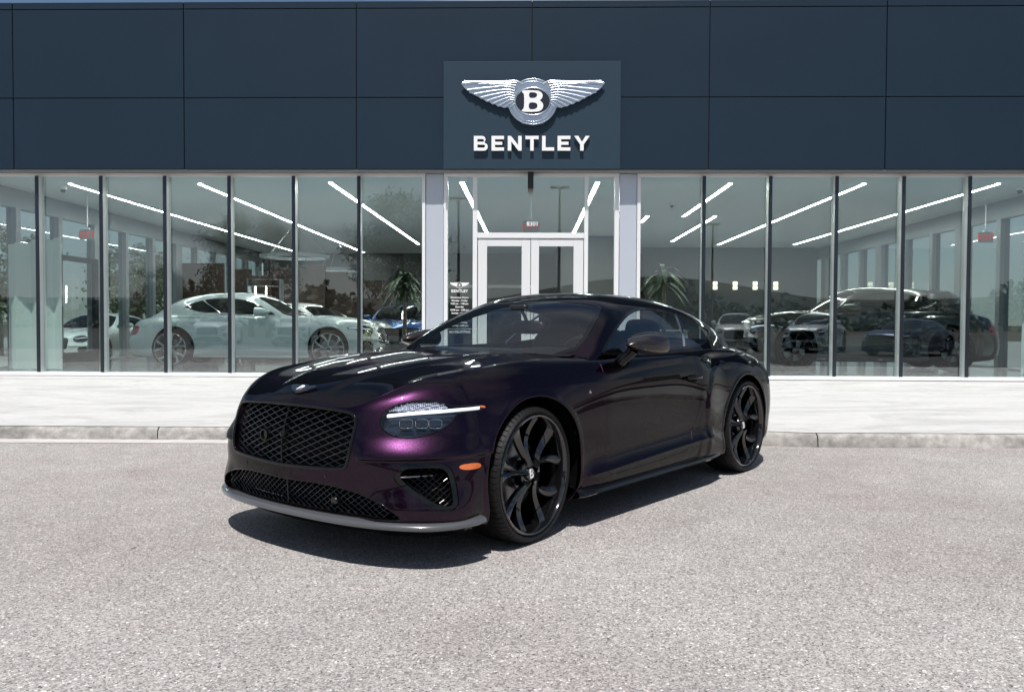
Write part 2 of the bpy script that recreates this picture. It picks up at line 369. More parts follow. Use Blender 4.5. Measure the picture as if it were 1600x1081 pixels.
def lower_net():
    A = []
    def col(*p): A.append([list(q) for q in p])
    # r0..r10
    col((.90,0,.16),(.965,0,.205),(.985,0,.27),(.985,0,.35),(.995,0,.43),(1.008,0,.51),(1.0,0,.60),(.982,0,.68),(.962,0,.735),(.950,0,.765),(.935,0,.785))
    col((.89,.22,.16),(.955,.22,.205),(.975,.22,.27),(.975,.22,.35),(.987,.22,.43),(1.0,.22,.51),(.992,.22,.60),(.975,.22,.68),(.955,.22,.733),(.944,.22,.76),(.930,.22,.78))
    col((.86,.44,.16),(.925,.45,.205),(.945,.46,.27),(.945,.46,.35),(.960,.46,.43),(.972,.46,.51),(.965,.46,.60),(.950,.455,.68),(.935,.45,.725),(.926,.45,.75),(.912,.45,.765))
    col((.80,.62,.16),(.865,.64,.205),(.885,.65,.27),(.885,.65,.35),(.900,.64,.43),(.925,.62,.51),(.905,.60,.60),(.880,.585,.68),(.860,.570,.745),(.835,.560,.802),(.80,.555,.84))
    col((.69,.78,.16),(.75,.81,.205),(.775,.82,.27),(.785,.81,.35),(.790,.79,.43),(.805,.765,.51),(.800,.725,.60),(.765,.70,.68),(.725,.69,.80),(.685,.665,.878),(.62,.625,.91))
    col((.55,.88,.16),(.60,.91,.205),(.625,.915,.27),(.64,.905,.35),(.65,.89,.43),(.655,.875,.51),(.650,.85,.60),(.61,.825,.69),(.56,.80,.81),(.49,.76,.905),(.41,.68,.935))
    col((.42,.89,.17),(.44,.92,.21),(.45,.935,.27),(.455,.935,.35),(.455,.935,.43),(.455,.93,.51),(.45,.92,.60),(.43,.90,.70),(.39,.868,.80),(.33,.805,.905),(.26,.715,.952))
    col((.22,.90,.18),(.22,.925,.22),(.22,.94,.28),(.22,.95,.36),(.22,.955,.44),(.22,.958,.52),(.22,.955,.61),(.20,.945,.72),(.17,.905,.825),(.13,.835,.928),(.09,.74,.972))
    col((-.05,.90,.18),(-.05,.925,.22),(-.05,.94,.28),(-.05,.955,.36),(-.05,.963,.45),(-.05,.968,.54),(-.05,.968,.64),(-.06,.958,.75),(-.08,.92,.85),(-.10,.855,.942),(-.12,.755,.984))
    col((-.35,.89,.17),(-.35,.925,.20),(-.35,.945,.28),(-.35,.942,.37),(-.35,.948,.46),(-.35,.956,.56),(-.35,.960,.67),(-.36,.953,.78),(-.37,.93,.875),(-.38,.868,.955),(-.39,.765,.995))
    col((-.70,.88,.17),(-.70,.93,.20),(-.70,.955,.29),(-.70,.930,.38),(-.70,.932,.48),(-.70,.940,.59),(-.70,.945,.71),(-.70,.943,.82),(-.70,.924,.905),(-.70,.88,.965),(-.70,.79,.995))
    col((-1.10,.88,.17),(-1.10,.93,.20),(-1.10,.958,.30),(-1.10,.928,.395),(-1.10,.927,.49),(-1.10,.936,.60),(-1.10,.941,.72),(-1.10,.939,.825),(-1.10,.922,.915),(-1.10,.885,.975),(-1.10,.80,1.0))
    col((-1.50,.88,.17),(-1.50,.93,.20),(-1.50,.958,.315),(-1.50,.928,.405),(-1.50,.927,.50),(-1.50,.935,.61),(-1.50,.940,.73),(-1.50,.937,.83),(-1.50,.920,.92),(-1.50,.885,.98),(-1.50,.80,1.005))
    col((-1.85,.88,.18),(-1.85,.93,.21),(-1.85,.960,.33),(-1.85,.933,.42),(-1.85,.933,.51),(-1.85,.938,.62),(-1.85,.940,.74),(-1.85,.934,.84),(-1.85,.922,.93),(-1.85,.88,.99),(-1.85,.795,1.01))
    col((-2.12,.89,.19),(-2.12,.94,.22),(-2.12,.968,.34),(-2.12,.962,.43),(-2.12,.966,.53),(-2.12,.970,.64),(-2.12,.965,.76),(-2.12,.945,.86),(-2.12,.90,.945),(-2.12,.85,.995),(-2.12,.775,1.02))
    col((-2.42,.90,.19),(-2.42,.94,.23),(-2.42,.970,.34),(-2.42,.988,.44),(-2.42,.994,.55),(-2.42,.997,.66),(-2.42,.988,.78),(-2.42,.96,.885),(-2.42,.895,.955),(-2.42,.82,.995),(-2.42,.74,1.03))
    col((-2.80,.90,.19),(-2.80,.94,.23),(-2.80,.972,.34),(-2.80,.988,.44),(-2.80,.998,.55),(-2.80,1.004,.66),(-2.80,.998,.78),(-2.80,.965,.885),(-2.80,.895,.955),(-2.80,.80,.99),(-2.80,.70,1.02))
    col((-3.15,.88,.19),(-3.15,.925,.24),(-3.15,.945,.34),(-3.16,.955,.44),(-3.16,.965,.55),(-3.16,.97,.66),(-3.15,.975,.77),(-3.14,.935,.87),(-3.12,.86,.94),(-3.10,.76,.98),(-3.08,.65,1.0))
    col((-3.40,.80,.20),(-3.43,.84,.25),(-3.44,.86,.34),(-3.45,.875,.44),(-3.45,.88,.55),(-3.44,.875,.66),(-3.42,.86,.76),(-3.39,.82,.85),(-3.36,.76,.915),(-3.33,.68,.95),(-3.30,.58,.97))
    col((-3.58,.68,.21),(-3.63,.715,.26),(-3.66,.735,.35),(-3.67,.745,.45),(-3.66,.745,.56),(-3.64,.74,.66),(-3.62,.72,.75),(-3.58,.69,.83),(-3.57,.68,.89),(-3.54,.60,.92),(-3.50,.50,.935))
    col((-3.74,.58,.22),(-3.80,.60,.27),(-3.83,.62,.36),(-3.84,.62,.46),(-3.82,.62,.57),(-3.79,.61,.67),(-3.76,.59,.75),(-3.72,.555,.82),(-3.69,.51,.87),(-3.67,.45,.895),(-3.63,.37,.91))
    col((-3.80,.30,.22),(-3.86,.31,.27),(-3.89,.32,.36),(-3.90,.32,.46),(-3.88,.32,.57),(-3.84,.315,.67),(-3.80,.31,.75),(-3.77,.29,.81),(-3.74,.27,.86),(-3.72,.24,.885),(-3.69,.20,.90))
    col((-3.81,0,.22),(-3.87,0,.27),(-3.90,0,.36),(-3.91,0,.46),(-3.89,0,.57),(-3.85,0,.67),(-3.81,0,.75),(-3.78,0,.81),(-3.75,0,.86),(-3.73,0,.885),(-3.70,0,.90))
    return np.array(A)            # [C][R][3]

def green_net():
    A=[]
    def col(*p): A.append([list(q) for q in p])
    # g0 belt .. g6 centre
    col((-.60,.84,.965),(-.62,.82,.985),(-.63,.80,.995),(-.60,.74,1.000),(-.53,.50,1.005),(-.46,.25,1.008),(-.44,0,1.010))
    col((-.74,.845,.975),(-.76,.825,1.03),(-.78,.785,1.085),(-.76,.73,1.105),(-.68,.50,1.110),(-.61,.25,1.10),(-.59,0,1.10))
    col((-.95,.845,.985),(-.97,.805,1.08),(-.98,.745,1.180),(-.96,.69,1.217),(-.88,.48,1.240),(-.82,.25,1.245),(-.80,0,1.246))
    col((-1.18,.845,.990),(-1.20,.785,1.125),(-1.20,.685,1.262),(-1.18,.625,1.303),(-1.12,.45,1.345),(-1.06,.24,1.355),(-1.04,0,1.358))
    col((-1.45,.845,.992),(-1.45,.770,1.14),(-1.44,.645,1.30),(-1.42,.585,1.347),(-1.38,.43,1.398),(-1.34,.23,1.418),(-1.32,0,1.422))
    col((-1.75,.845,.995),(-1.75,.765,1.15),(-1.75,.635,1.305),(-1.74,.575,1.352),(-1.72,.42,1.402),(-1.70,.23,1.423),(-1.69,0,1.428))
    col((-2.05,.84,1.00),(-2.06,.760,1.15),(-2.06,.635,1.285),(-2.06,.575,1.340),(-2.06,.42,1.390),(-2.05,.23,1.411),(-2.05,0,1.416))
    col((-2.33,.815,1.01),(-2.35,.745,1.13),(-2.38,.635,1.245),(-2.38,.575,1.296),(-2.40,.42,1.345),(-2.40,.23,1.365),(-2.40,0,1.370))
    col((-2.62,.775,1.00),(-2.66,.715,1.09),(-2.70,.625,1.180),(-2.72,.565,1.222),(-2.75,.41,1.268),(-2.77,.22,1.288),(-2.78,0,1.292))
    col((-2.90,.71,.985),(-2.94,.665,1.04),(-2.99,.595,1.10),(-3.02,.54,1.125),(-3.07,.39,1.155),(-3.10,.21,1.168),(-3.11,0,1.172))
    col((-3.15,.62,.965),(-3.20,.59,.99),(-3.24,.54,1.015),(-3.27,.49,1.03),(-3.32,.36,1.045),(-3.36,.19,1.055),(-3.37,0,1.058))
    col((-3.32,.52,.93),(-3.37,.49,.935),(-3.42,.46,.94),(-3.45,.42,.945),(-3.51,.31,.95),(-3.55,.16,.953),(-3.56,0,.955))
    return np.array(A)

def _basis(t):
    return np.stack([(1-t)**3,3*t**3-6*t**2+4,-3*t**3+3*t**2+3*t+1,t**3],-1)/6
def bs(ctrl, n, start, end):
    """uniform cubic b-spline along axis 0; start/end: 'clamp' or 'mirror' (y -> -y)"""
    c=np.asarray(ctrl,float); m=np.array([1,-1,1.])
    a=2*c[0]-c[1] if start=='clamp' else c[1]*m
    b=2*c[-1]-c[-2] if end=='clamp' else c[-2]*m
    c=np.concatenate([a[None],c,b[None]],0)
    K=len(c)-3; s=np.linspace(0,K,n); i=np.minimum(s.astype(int),K-1); B=_basis(s-i)
    return sum(B[:,k].reshape((-1,)+(1,)*(c.ndim-1))*c[i+k] for k in range(4))
def surf(net, nu, nv, us, ue, vs='clamp', ve='clamp'):
    P=bs(net,nu,us,ue)                         # [nu][R][3]
    P=bs(P.transpose(1,0,2),nv,vs,ve)          # [nv][nu][3]
    return P
def bump(x,c,w): return np.exp(-((x-c)/w)**2)
def sst(a,b,x):
    t=np.clip((x-a)/(b-a),0,1); return t*t*(3-2*t)
def lower(nu=420,nv=200):
    P=surf(lower_net(),nu,nv,'mirror','mirror')
    return detail(P)
def grid_normals(P):
    du=np.gradient(P,axis=1); dv=np.gradient(P,axis=0)
    n=np.cross(du,dv); l=np.linalg.norm(n,axis=-1,keepdims=True); l[l<1e-12]=1
    return n/l
def _sd(X, Y, poly):
    P = np.asarray(poly, float); Q = np.roll(P, -1, 0); d2 = np.full(X.shape, 1e9); ins = np.zeros(X.shape, bool)
    for a, b in zip(P, Q):
        e = b-a; wx, wy = X-a[0], Y-a[1]; t = np.clip((wx*e[0]+wy*e[1])/max(e @ e, 1e-12), 0, 1)
        d2 = np.minimum(d2, (wx-t*e[0])**2+(wy-t*e[1])**2)
        if abs(e[1]) > 1e-12: ins ^= ((a[1] <= Y) != (b[1] <= Y)) & (X < a[0]+(Y-a[1])*e[0]/e[1])
    s = np.sqrt(d2); return np.where(ins, -s, s)
HAUNCH = [(-2.03,.0),(-2.02,.40),(-2.00,.58),(-2.03,.72),(-2.12,.84),(-2.28,.915),(-2.5,.945),(-2.9,.95),(-3.5,.90),(-4.2,.8),(-4.2,.0)]
def detail(P):
    """pressed-in and pressed-out shapes of the flank: haunch, sill ledge, power line, wheel-arch lips"""
    P=P.copy(); x,y,z=P[...,0].copy(),P[...,1].copy(),P[...,2].copy()
    side=sst(.55,.8,y)*sst(1.0,.93,z)
    d=-.012-.014*sst(-.75,-.35,x)*sst(.6,.4,x)-.062*sst(-1.95,-2.4,x)*(1-.75*sst(-2.95,-3.35,x))
    d=np.where(x>.45,d*sst(.7,.4,x),d); d=np.where(x<-1.9,d*(.3+.7*sst(.2,.42,z)),d)
    P[...,1]+=side*d
    # shelf above the corner intake, sharp below, sloping above
    q=sst(.47,.56,y)*sst(.30,.42,x)
    k_=np.where(z>.548,sst(.655,.548,z),sst(.528,.548,z))*q
    P[...,0]+=.62*.024*k_*sst(.55,.75,x); P[...,1]+=.70*.020*k_
    q2=sst(.50,.62,y)*sst(.45,.60,x)*sst(.43,.27,z); P[...,0]+=.024*q2; P[...,1]+=.014*q2
    # haunch standing proud of the door with a fold in front of it
    h=_sd(x,z,HAUNCH)
    P[...,1]+=side*(.011*sst(.020,-.050,h))
    # sill ledge: sharp crest rising to the rear
    zc=.302+(-.45-x)*.043; m=sst(-.40,-.55,x)*sst(-2.16,-2.05,x)
    P[...,1]+=m*side*(.020*np.exp(-np.abs(z-zc)/.030)-.010*np.exp(-((z-zc-.085)/.05)**2))
    # crease on the front wing and door
    zp=.845+.02*(x<0)*np.clip(-x,0,2)*.3
    P[...,1]+=sst(.45,.2,x)*sst(-1.9,-1.5,x)*side*.003*np.exp(-np.abs(z-zp)/.03)
    # shoulder groove over the front wheel running into the lamp
    for cx,cz,rr in ((0,.385,.424),(-2.775,.370,.434)):
        r=np.hypot(x-cx,z-cz)
        P[...,1]+=side*(.006*np.exp(-((r-rr)/.012)**2))*(z>.12)
    return P
def hood_edges(L):
    top=L[-1]                     # shut line row along u
    return top
def bez(P,n):
    """smooth curve through points (Catmull-Rom)"""
    P=np.asarray(P,float); Q=np.concatenate([[2*P[0]-P[1]],P,[2*P[-1]-P[-2]]])
    K=len(P)-1; s=np.linspace(0,K,n); i=np.minimum(s.astype(int),K-1); t=(s-i)[:,None]
    a,b,c,d=Q[i],Q[i+1],Q[i+2],Q[i+3]
    return .5*(2*b+(c-a)*t+(2*a-5*b+4*c-d)*t*t+(3*b-a-3*c+d)*t**3)
def resample(P,n):
    d=np.r_[0,np.cumsum(np.linalg.norm(np.diff(P,axis=0),axis=1))]; s=np.linspace(0,d[-1],n)
    return np.stack([np.interp(s,d,P[:,k]) for k in range(P.shape[1])],-1)
def coons(front,back,side,mid):
    """front/back: [nt] centre->edge; mid/side: [ns] front->back"""
    ns,nt=len(side),len(front); s=np.linspace(0,1,ns)[:,None,None]; t=np.linspace(0,1,nt)[None,:,None]
    S=(1-s)*front[None]+s*back[None]+(1-t)*mid[:,None]+t*side[:,None]
    return S-((1-s)*(1-t)*front[0]+(1-s)*t*front[-1]+s*(1-t)*back[0]+s*t*back[-1])
HOOD_MID=[(.935,0,.785),(.90,0,.822),(.80,0,.862),(.60,0,.905),(.30,0,.947),(0,0,.975),(-.25,0,.993),(-.44,0,1.004)]
def hood(L,ns=120,nt=60):
    top=L[-1]; x=top[:,0]
    # corner: where the shut line leaves the nose (y ~ .50)
    ic=int(np.argmin(np.abs(top[:len(top)//3,1]-.50)))
    ie=int(np.argmin(np.abs(x[:len(x)//2]+.66)))
    fr=resample(top[:ic+1],nt); sd=resample(top[ic:ie+1],ns)
    mid=resample(bez(HOOD_MID,200),ns)
    bk=resample(bez([mid[-1],(-.46,.25,1.003),(-.53,.50,1.000),sd[-1]],100),nt)
    H=coons(fr,bk,sd,mid)
    s=np.linspace(0,1,ns)[:,None]; yy=np.abs(H[...,1])
    # raised centre with a crease each side, running from the nose corners to the screen
    cr=.20+.22*s; k=sst(0,.25,s)*sst(1.0,.75,s)
    H[...,2]+=.016*k*(1-sst(cr-.035,cr+.035,yy))
    H[...,2]+=.010*sst(0,.2,s)*np.sin(np.pi*np.clip(yy/.72,0,1))
    return H
def green(nu=260,nv=110):
    return surf(green_net(),nu,nv,'clamp','clamp','clamp','mirror')
# ------------------------------------------------------------------ outlines of the car's openings (car metres: x forward, y left, z up)
def xz(l): return [(a, c) for a, b, c in l]
def tz(l): return [((b-a)*.70711, c) for a, b, c in l]
HEAD3 = [(0.853, 0.587, 0.715), (0.829, 0.59, 0.759), (0.78, 0.622, 0.795), (0.721, 0.669, 0.812), (0.665, 0.711, 0.817), (0.614, 0.751, 0.81), (0.578, 0.785, 0.796), (0.560, 0.803, 0.785), (0.48, 0.82, 0.783), (0.408, 0.837, 0.782), (0.363, 0.852, 0.778), (0.385, 0.856, 0.757), (0.421, 0.848, 0.752), (0.54, 0.818, 0.748), (0.571, 0.823, 0.722), (0.6, 0.819, 0.695), (0.637, 0.806, 0.674), (0.692, 0.778, 0.653), (0.741, 0.746, 0.639), (0.784, 0.709, 0.636), (0.822, 0.666, 0.643), (0.845, 0.624, 0.668), (0.854, 0.601, 0.69)]
INTAKE3 = [(0.86, 0.691, 0.45), (0.855, 0.699, 0.478), (0.838, 0.714, 0.51), (0.817, 0.732, 0.527), (0.68, 0.842, 0.526), (0.649, 0.864, 0.506), (0.63, 0.878, 0.477), (0.618, 0.893, 0.402), (0.614, 0.902, 0.327), (0.624, 0.899, 0.301), (0.657, 0.885, 0.288), (0.7, 0.862, 0.294), (0.738, 0.834, 0.311), (0.802, 0.769, 0.368), (0.841, 0.717, 0.413)]
IND3 = [(0.601, 0.883, 0.495), (0.578, 0.888, 0.504), (0.478, 0.901, 0.502), (0.453, 0.898, 0.489), (0.462, 0.899, 0.476), (0.536, 0.901, 0.474), (0.592, 0.888, 0.482)]
GRILLE = [(-.2, .771), (0, .770), (.234, .768), (.392, .760), (.455, .752), (.487, .728), (.492, .686), (.490, .604), (.480, .526), (.466, .492), (.430, .480), (.211, .470), (0, .463), (-.2, .463)]
LOWER = [(-.2, .392), (0, .392), (.198, .398), (.332, .396), (.452, .384), (.556, .362), (.649, .332), (.720, .285), (.738, .262), (.722, .252), (.640, .250), (.435, .248), (.225, .248), (0, .248), (-.2, .248)]
DOOR = [(-.92, 1.1), (-.72, 1.1), (-.695, .985), (-.672, .905), (-.662, .82), (-.670, .68), (-.678, .52), (-.676, .40), (-.674, .325), (-.690, .290), (-.73, .281), (-1.056, .287), (-1.52, .299), (-1.68, .312), (-1.735, .335), (-1.78, .375), (-1.862, .50), (-1.915, .62), (-1.940, .72), (-1.930, .80), (-1.905, .88), (-1.91, .95), (-1.94, 1.1)]
DLO = [(-0.74, 1.004), (-0.904, 1.097), (-1.132, 1.203), (-1.345, 1.273), (-1.544, 1.308), (-1.719, 1.318), (-1.90, 1.312), (-2.127, 1.283), (-2.391, 1.216), (-2.53, 1.172), (-2.575, 1.150), (-2.56, 1.128), (-2.446, 1.090), (-2.297, 1.055), (-2.131, 1.034), (-1.854, 1.019), (-1.392, 1.008), (-0.948, 1.001)]
def hole_fields(L):
    """fields over the lower body grid; negative inside an opening"""
    x, y, z = L[:, 0], L[:, 1], L[:, 2]; t = (y-x)*.70711
    front = x > .2; far = np.where(front, 0, 1.)
    return dict(
        head=sdf_poly(t, z, chaikin(tz(HEAD3), 1))+np.where(x > .25, 0, 1.),
        intake=sdf_poly(t, z, chaikin(tz(INTAKE3), 2))+far, ind=sdf_poly(t, z, chaikin(tz(IND3), 2))+far,
        grille=sdf_poly(y, z, chaikin(GRILLE, 2))+np.where(x > .75, 0, 1.), lower=sdf_poly(y, z, chaikin(LOWER, 2))+np.where(x > .55, 0, 1.),
        door=sdf_poly(x, z, DOOR)+np.where(y > .6, 0, 1.),
        archf=np.hypot(x, z-.385)-.416, archr=np.hypot(x+2.775, z-.370)-.426,
        tail=sdf_poly(x, z, [(-3.83, .60), (-3.60, .62), (-3.54, .68), (-3.52, .76), (-3.60, .80), (-3.80, .79)])+np.where(y > .45, 0, 1.))
def nearest_on(L, pts3):
    out = []
    for p in pts3: out.append(L[np.argmin(((L-np.array(p))**2).sum(1))])
    return np.array(out)

def spoke_mesh(rim_r=.318):
    """one twisted pair arm: a blade that leaves the hub and sweeps to the rim"""
    m = MB()
    for sgn, sweep, wid in ((1, .30, 1.0), (-1, -.26, .8)):
        rows = []
        for i in range(13):
            k = i/12; r = .048+(rim_r-.048)*k; a = sgn*.13*(1-k)**2*0+sweep*(k**1.5)+sgn*.07
            dep = -.020-.040*math.sin(math.pi*min(k*1.05, 1))-.012*k
            w = (.015+.010*k+.012*k**3)*wid; th = .032
            c, s_ = math.cos(a), math.sin(a); rad = np.array([s_*r, 0, c*r]); tan = np.array([c, 0, -s_])
            hi = dep+.002; sk = .010*sgn
            rows.append([rad+tan*(-w)+np.array([0, hi-th-.006, 0]), rad+tan*(-w)+np.array([0, hi-.009, 0]), rad+tan*(-w*.12*sgn)+np.array([0, hi+.006, 0]),
                         rad+tan*(w*.12*-sgn+.001)+np.array([0, hi+.006, 0]), rad+tan*(w)+np.array([0, hi-.013-sk*.5, 0]), rad+tan*(w)+np.array([0, hi-th-.006, 0])])
        m.grid(np.array(rows))
    return m
def make_wheel(name, parent, loc, rz=0., steer=0., paint=None, blade=P_BLACK, cap=True, hero=True, spokes=5, tyre_w=.275, yout=0.):
    """wheel with its face in the local XZ plane looking towards +Y"""
    w = MB(); rr = .325
    prof = [(rr+.004, -.012), (rr+.004, -.002), (rr-.002, .004), (rr-.010, .001), (rr-.016, -.012), (rr-.020, -.035), (rr-.026, -.075), (rr-.034, -.14), (rr-.03, -.20), (rr, -.245)]
    w.lathe(prof, 72 if hero else 32, 'y'); 
    w.lathe([(0, -.050), (.030, -.048), (.052, -.046), (.066, -.052), (.072, -.066), (.075, -.10)], 28, 'y')
    wo_ = w.build(name, blade, parent, smooth=38, loc=loc, rot=(0, 0, rz))
    # tyre: lathe with moulded shoulder grooves
    t = MB(); T = .3755; W = tyre_w
    pf = [(rr+.002, -.014), (rr+.010, -.002), (rr+.020, .0045), (rr+.030, .004), (T-.016, -.002), (T-.008, -.010), (T-.003, -.022), (T-.001, -.045), (T, -.060), (T-.008, -.062), (T-.008, -.070), (T, -.072),
          (T, -.110), (T-.008, -.112), (T-.008, -.122), (T, -.124), (T, -W/2-.02), (T-.008, -W/2-.022), (T-.008, -W/2-.032), (T, -W/2-.034), (T, -W+.07), (T-.008, -W+.068), (T-.008, -W+.06), (T, -W+.058), (T-.002, -W+.03), (T-.014, -W+.008), (rr+.01, -W), (rr, -W+.02)]
    if not hero: pf = pf[:9]+pf[-8:]
    n = 288 if hero else 40; V = []; 
    for i, (r, h) in enumerate(pf):
        for j in range(n):
            r2 = r
            if hero and 4 <= i <= 8 and j % 4 < 2: r2 = r-.006 if i > 4 else r-.001
            if hero and 23 <= i <= 25 and j % 4 < 2: r2 = r-.005
            sk = .018*(i-4)/4 if hero and 4 <= i <= 8 else 0
            a = 2*math.pi*(j if not hero else (j//4)*4+[.0, .32, .50, 3.82][j % 4])/n+sk; V.append((r2*math.cos(a), h, r2*math.sin(a)))
    F = [(i*n+j, (i+1)*n+j, (i+1)*n+(j+1) % n, i*n+(j+1) % n)[::1] for i in range(len(pf)-1) for j in range(n)]
    t.add(V, F); t.build('tyre', P_RUB, wo_, smooth=28)
    if spokes:
        sm = None
        for k in range(spokes):
            a = 2*math.pi*k/spokes+.12
            if sm is None: so_ = spoke_mesh().build('spoke', blade, wo_, smooth=40, rot=(0, a, 0)); sm = so_
            else: c = copy_obj(sm, wo_); c.rotation_euler = (0, a, 0)
    d = MB(); d.lathe([(.07, -.135), (.19, -.135), (.195, -.137), (.195, -.160), (.07, -.160)], 48 if hero else 24, 'y')
    if hero:
        d.lathe([(.02, -.10), (.085, -.10), (.09, -.135)], 24, 'y')
    d.build('brake_disc', P_DISC, wo_, smooth=30)
    d = MB(); d.lathe([(0, -.19), (.29, -.19), (.30, -.20)], 32, 'y'); d.build('dust_shield', P_VOID, wo_, smooth=0)
    if hero:
        c = MB()
        pr = []
        for k in range(9):
            a = R_(150+k*8.5); pr.append([(math.cos(a)*r, h, math.sin(a)*r) for r, h in ((.135, -.115), (.145, -.098), (.205, -.098), (.222, -.11), (.222, -.17))])
        c.grid(np.array(pr), flip=True); c.build('brake_caliper', P_BLACK, wo_, smooth=40)
        tx = text('caliper_badge', 'BB', .030, .001, P_WHITE, wo_, spacing=.9); tx.rotation_euler = (R_(90), R_(-90), R_(180)); tx.location = (-.176, -.096, -.005); tx.scale = (1, .75, 1)
        b = MB()
        for k in range(5):
            a = 2*math.pi*k/5+.75; b.lathe([(0, -.052), (.007, -.052), (.008, -.07)], 6, 'y', (.056*math.cos(a), 0, .056*math.sin(a)))
        b.build('wheel_bolt', P_STEEL, wo_, kind='stuff')
    if cap:
        c = MB(); c.lathe([(0, -.030), (.034, -.031), (.037, -.035), (.038, -.055)], 28, 'y'); c.build('centre_cap', P_BADGE, wo_, smooth=30)
        if hero:
            tx = text('cap_letter', 'B', .072, .003, P_WHITE, wo_, bold=.0012); tx.rotation_euler = (R_(90), 0, R_(180)); tx.location = (0, -.0275, 0)
    return wo_

def lattice_front(surface_x, poly, cw, ch, th, dep, yoff=0, zoff=0, back=.02, n=2):
    """diamond mesh of thin bars following the nose; surface_x(y,z) gives x"""
    P = np.asarray(poly, float); ylo, yhi = P[:, 0].min(), P[:, 0].max(); zlo, zhi = P[:, 1].min(), P[:, 1].max(); m = MB()
    ni = int((yhi-ylo)/cw)+3; nj = int((zhi-zlo)/ch*2)+3
    def ins(y, z): return sdf_poly(np.array([y]), np.array([z]), P)[0] < .004
    for i in range(-ni, ni+1):
        for j in range(-nj, nj+1):
            y0, z0 = (i+.5*(j % 2))*cw+yoff, zlo+j*ch*.5+zoff
            for s in (-1, 1):
                y1, z1 = y0+s*cw*.5, z0+ch*.5
                if not (ins(abs(y0), z0) and ins(abs(y1), z1)): continue
                a = np.array([surface_x(abs(y0), z0)-back, y0, z0]); b = np.array([surface_x(abs(y1), z1)-back, y1, z1])
                e = b-a; e /= np.linalg.norm(e); f_ = np.array([1., 0, 0]); f_ -= e*(f_ @ e); f_ /= np.linalg.norm(f_); g = np.cross(e, f_)
                V = []
                for q in (a, b):
                    V += [q+g*th-f_*dep, q+g*th*.7, q+f_*th*.8, q-g*th*.7, q-g*th-f_*dep]
                m.tube([a, b], th, 6, caps=False)
    return m
def loop_tube(pts, r, n=8): return MB().tube(pts, r, n, closed=True)

def seat_mesh():
    m = MB()
    def slab(c, w, h, t, tilt, rnd=.04):
        """padded cushion: superellipse slab in local frame"""
        V = []; a, b = 12, 20
        for i in range(a+1):
            u = -math.pi/2+math.pi*i/a
            for j in range(b):
                v = 2*math.pi*j/b; cu = abs(math.cos(u))**.35; su = math.copysign(abs(math.sin(u))**.6, math.sin(u))
                cv = math.copysign(abs(math.cos(v))**.45, math.cos(v)); sv = math.copysign(abs(math.sin(v))**.45, math.sin(v))
                p = np.array([t/2*su, w/2*cu*cv, h/2*cu*sv]); ct, st = math.cos(tilt), math.sin(tilt)
                V.append((c[0]+p[0]*ct+p[2]*st*-1, c[1]+p[1], c[2]+p[0]*st+p[2]*ct))
        F = [(i*b+j, i*b+(j+1) % b, (i+1)*b+(j+1) % b, (i+1)*b+j) for i in range(a) for j in range(b)]
        m.add(V, F)
    return m, slab

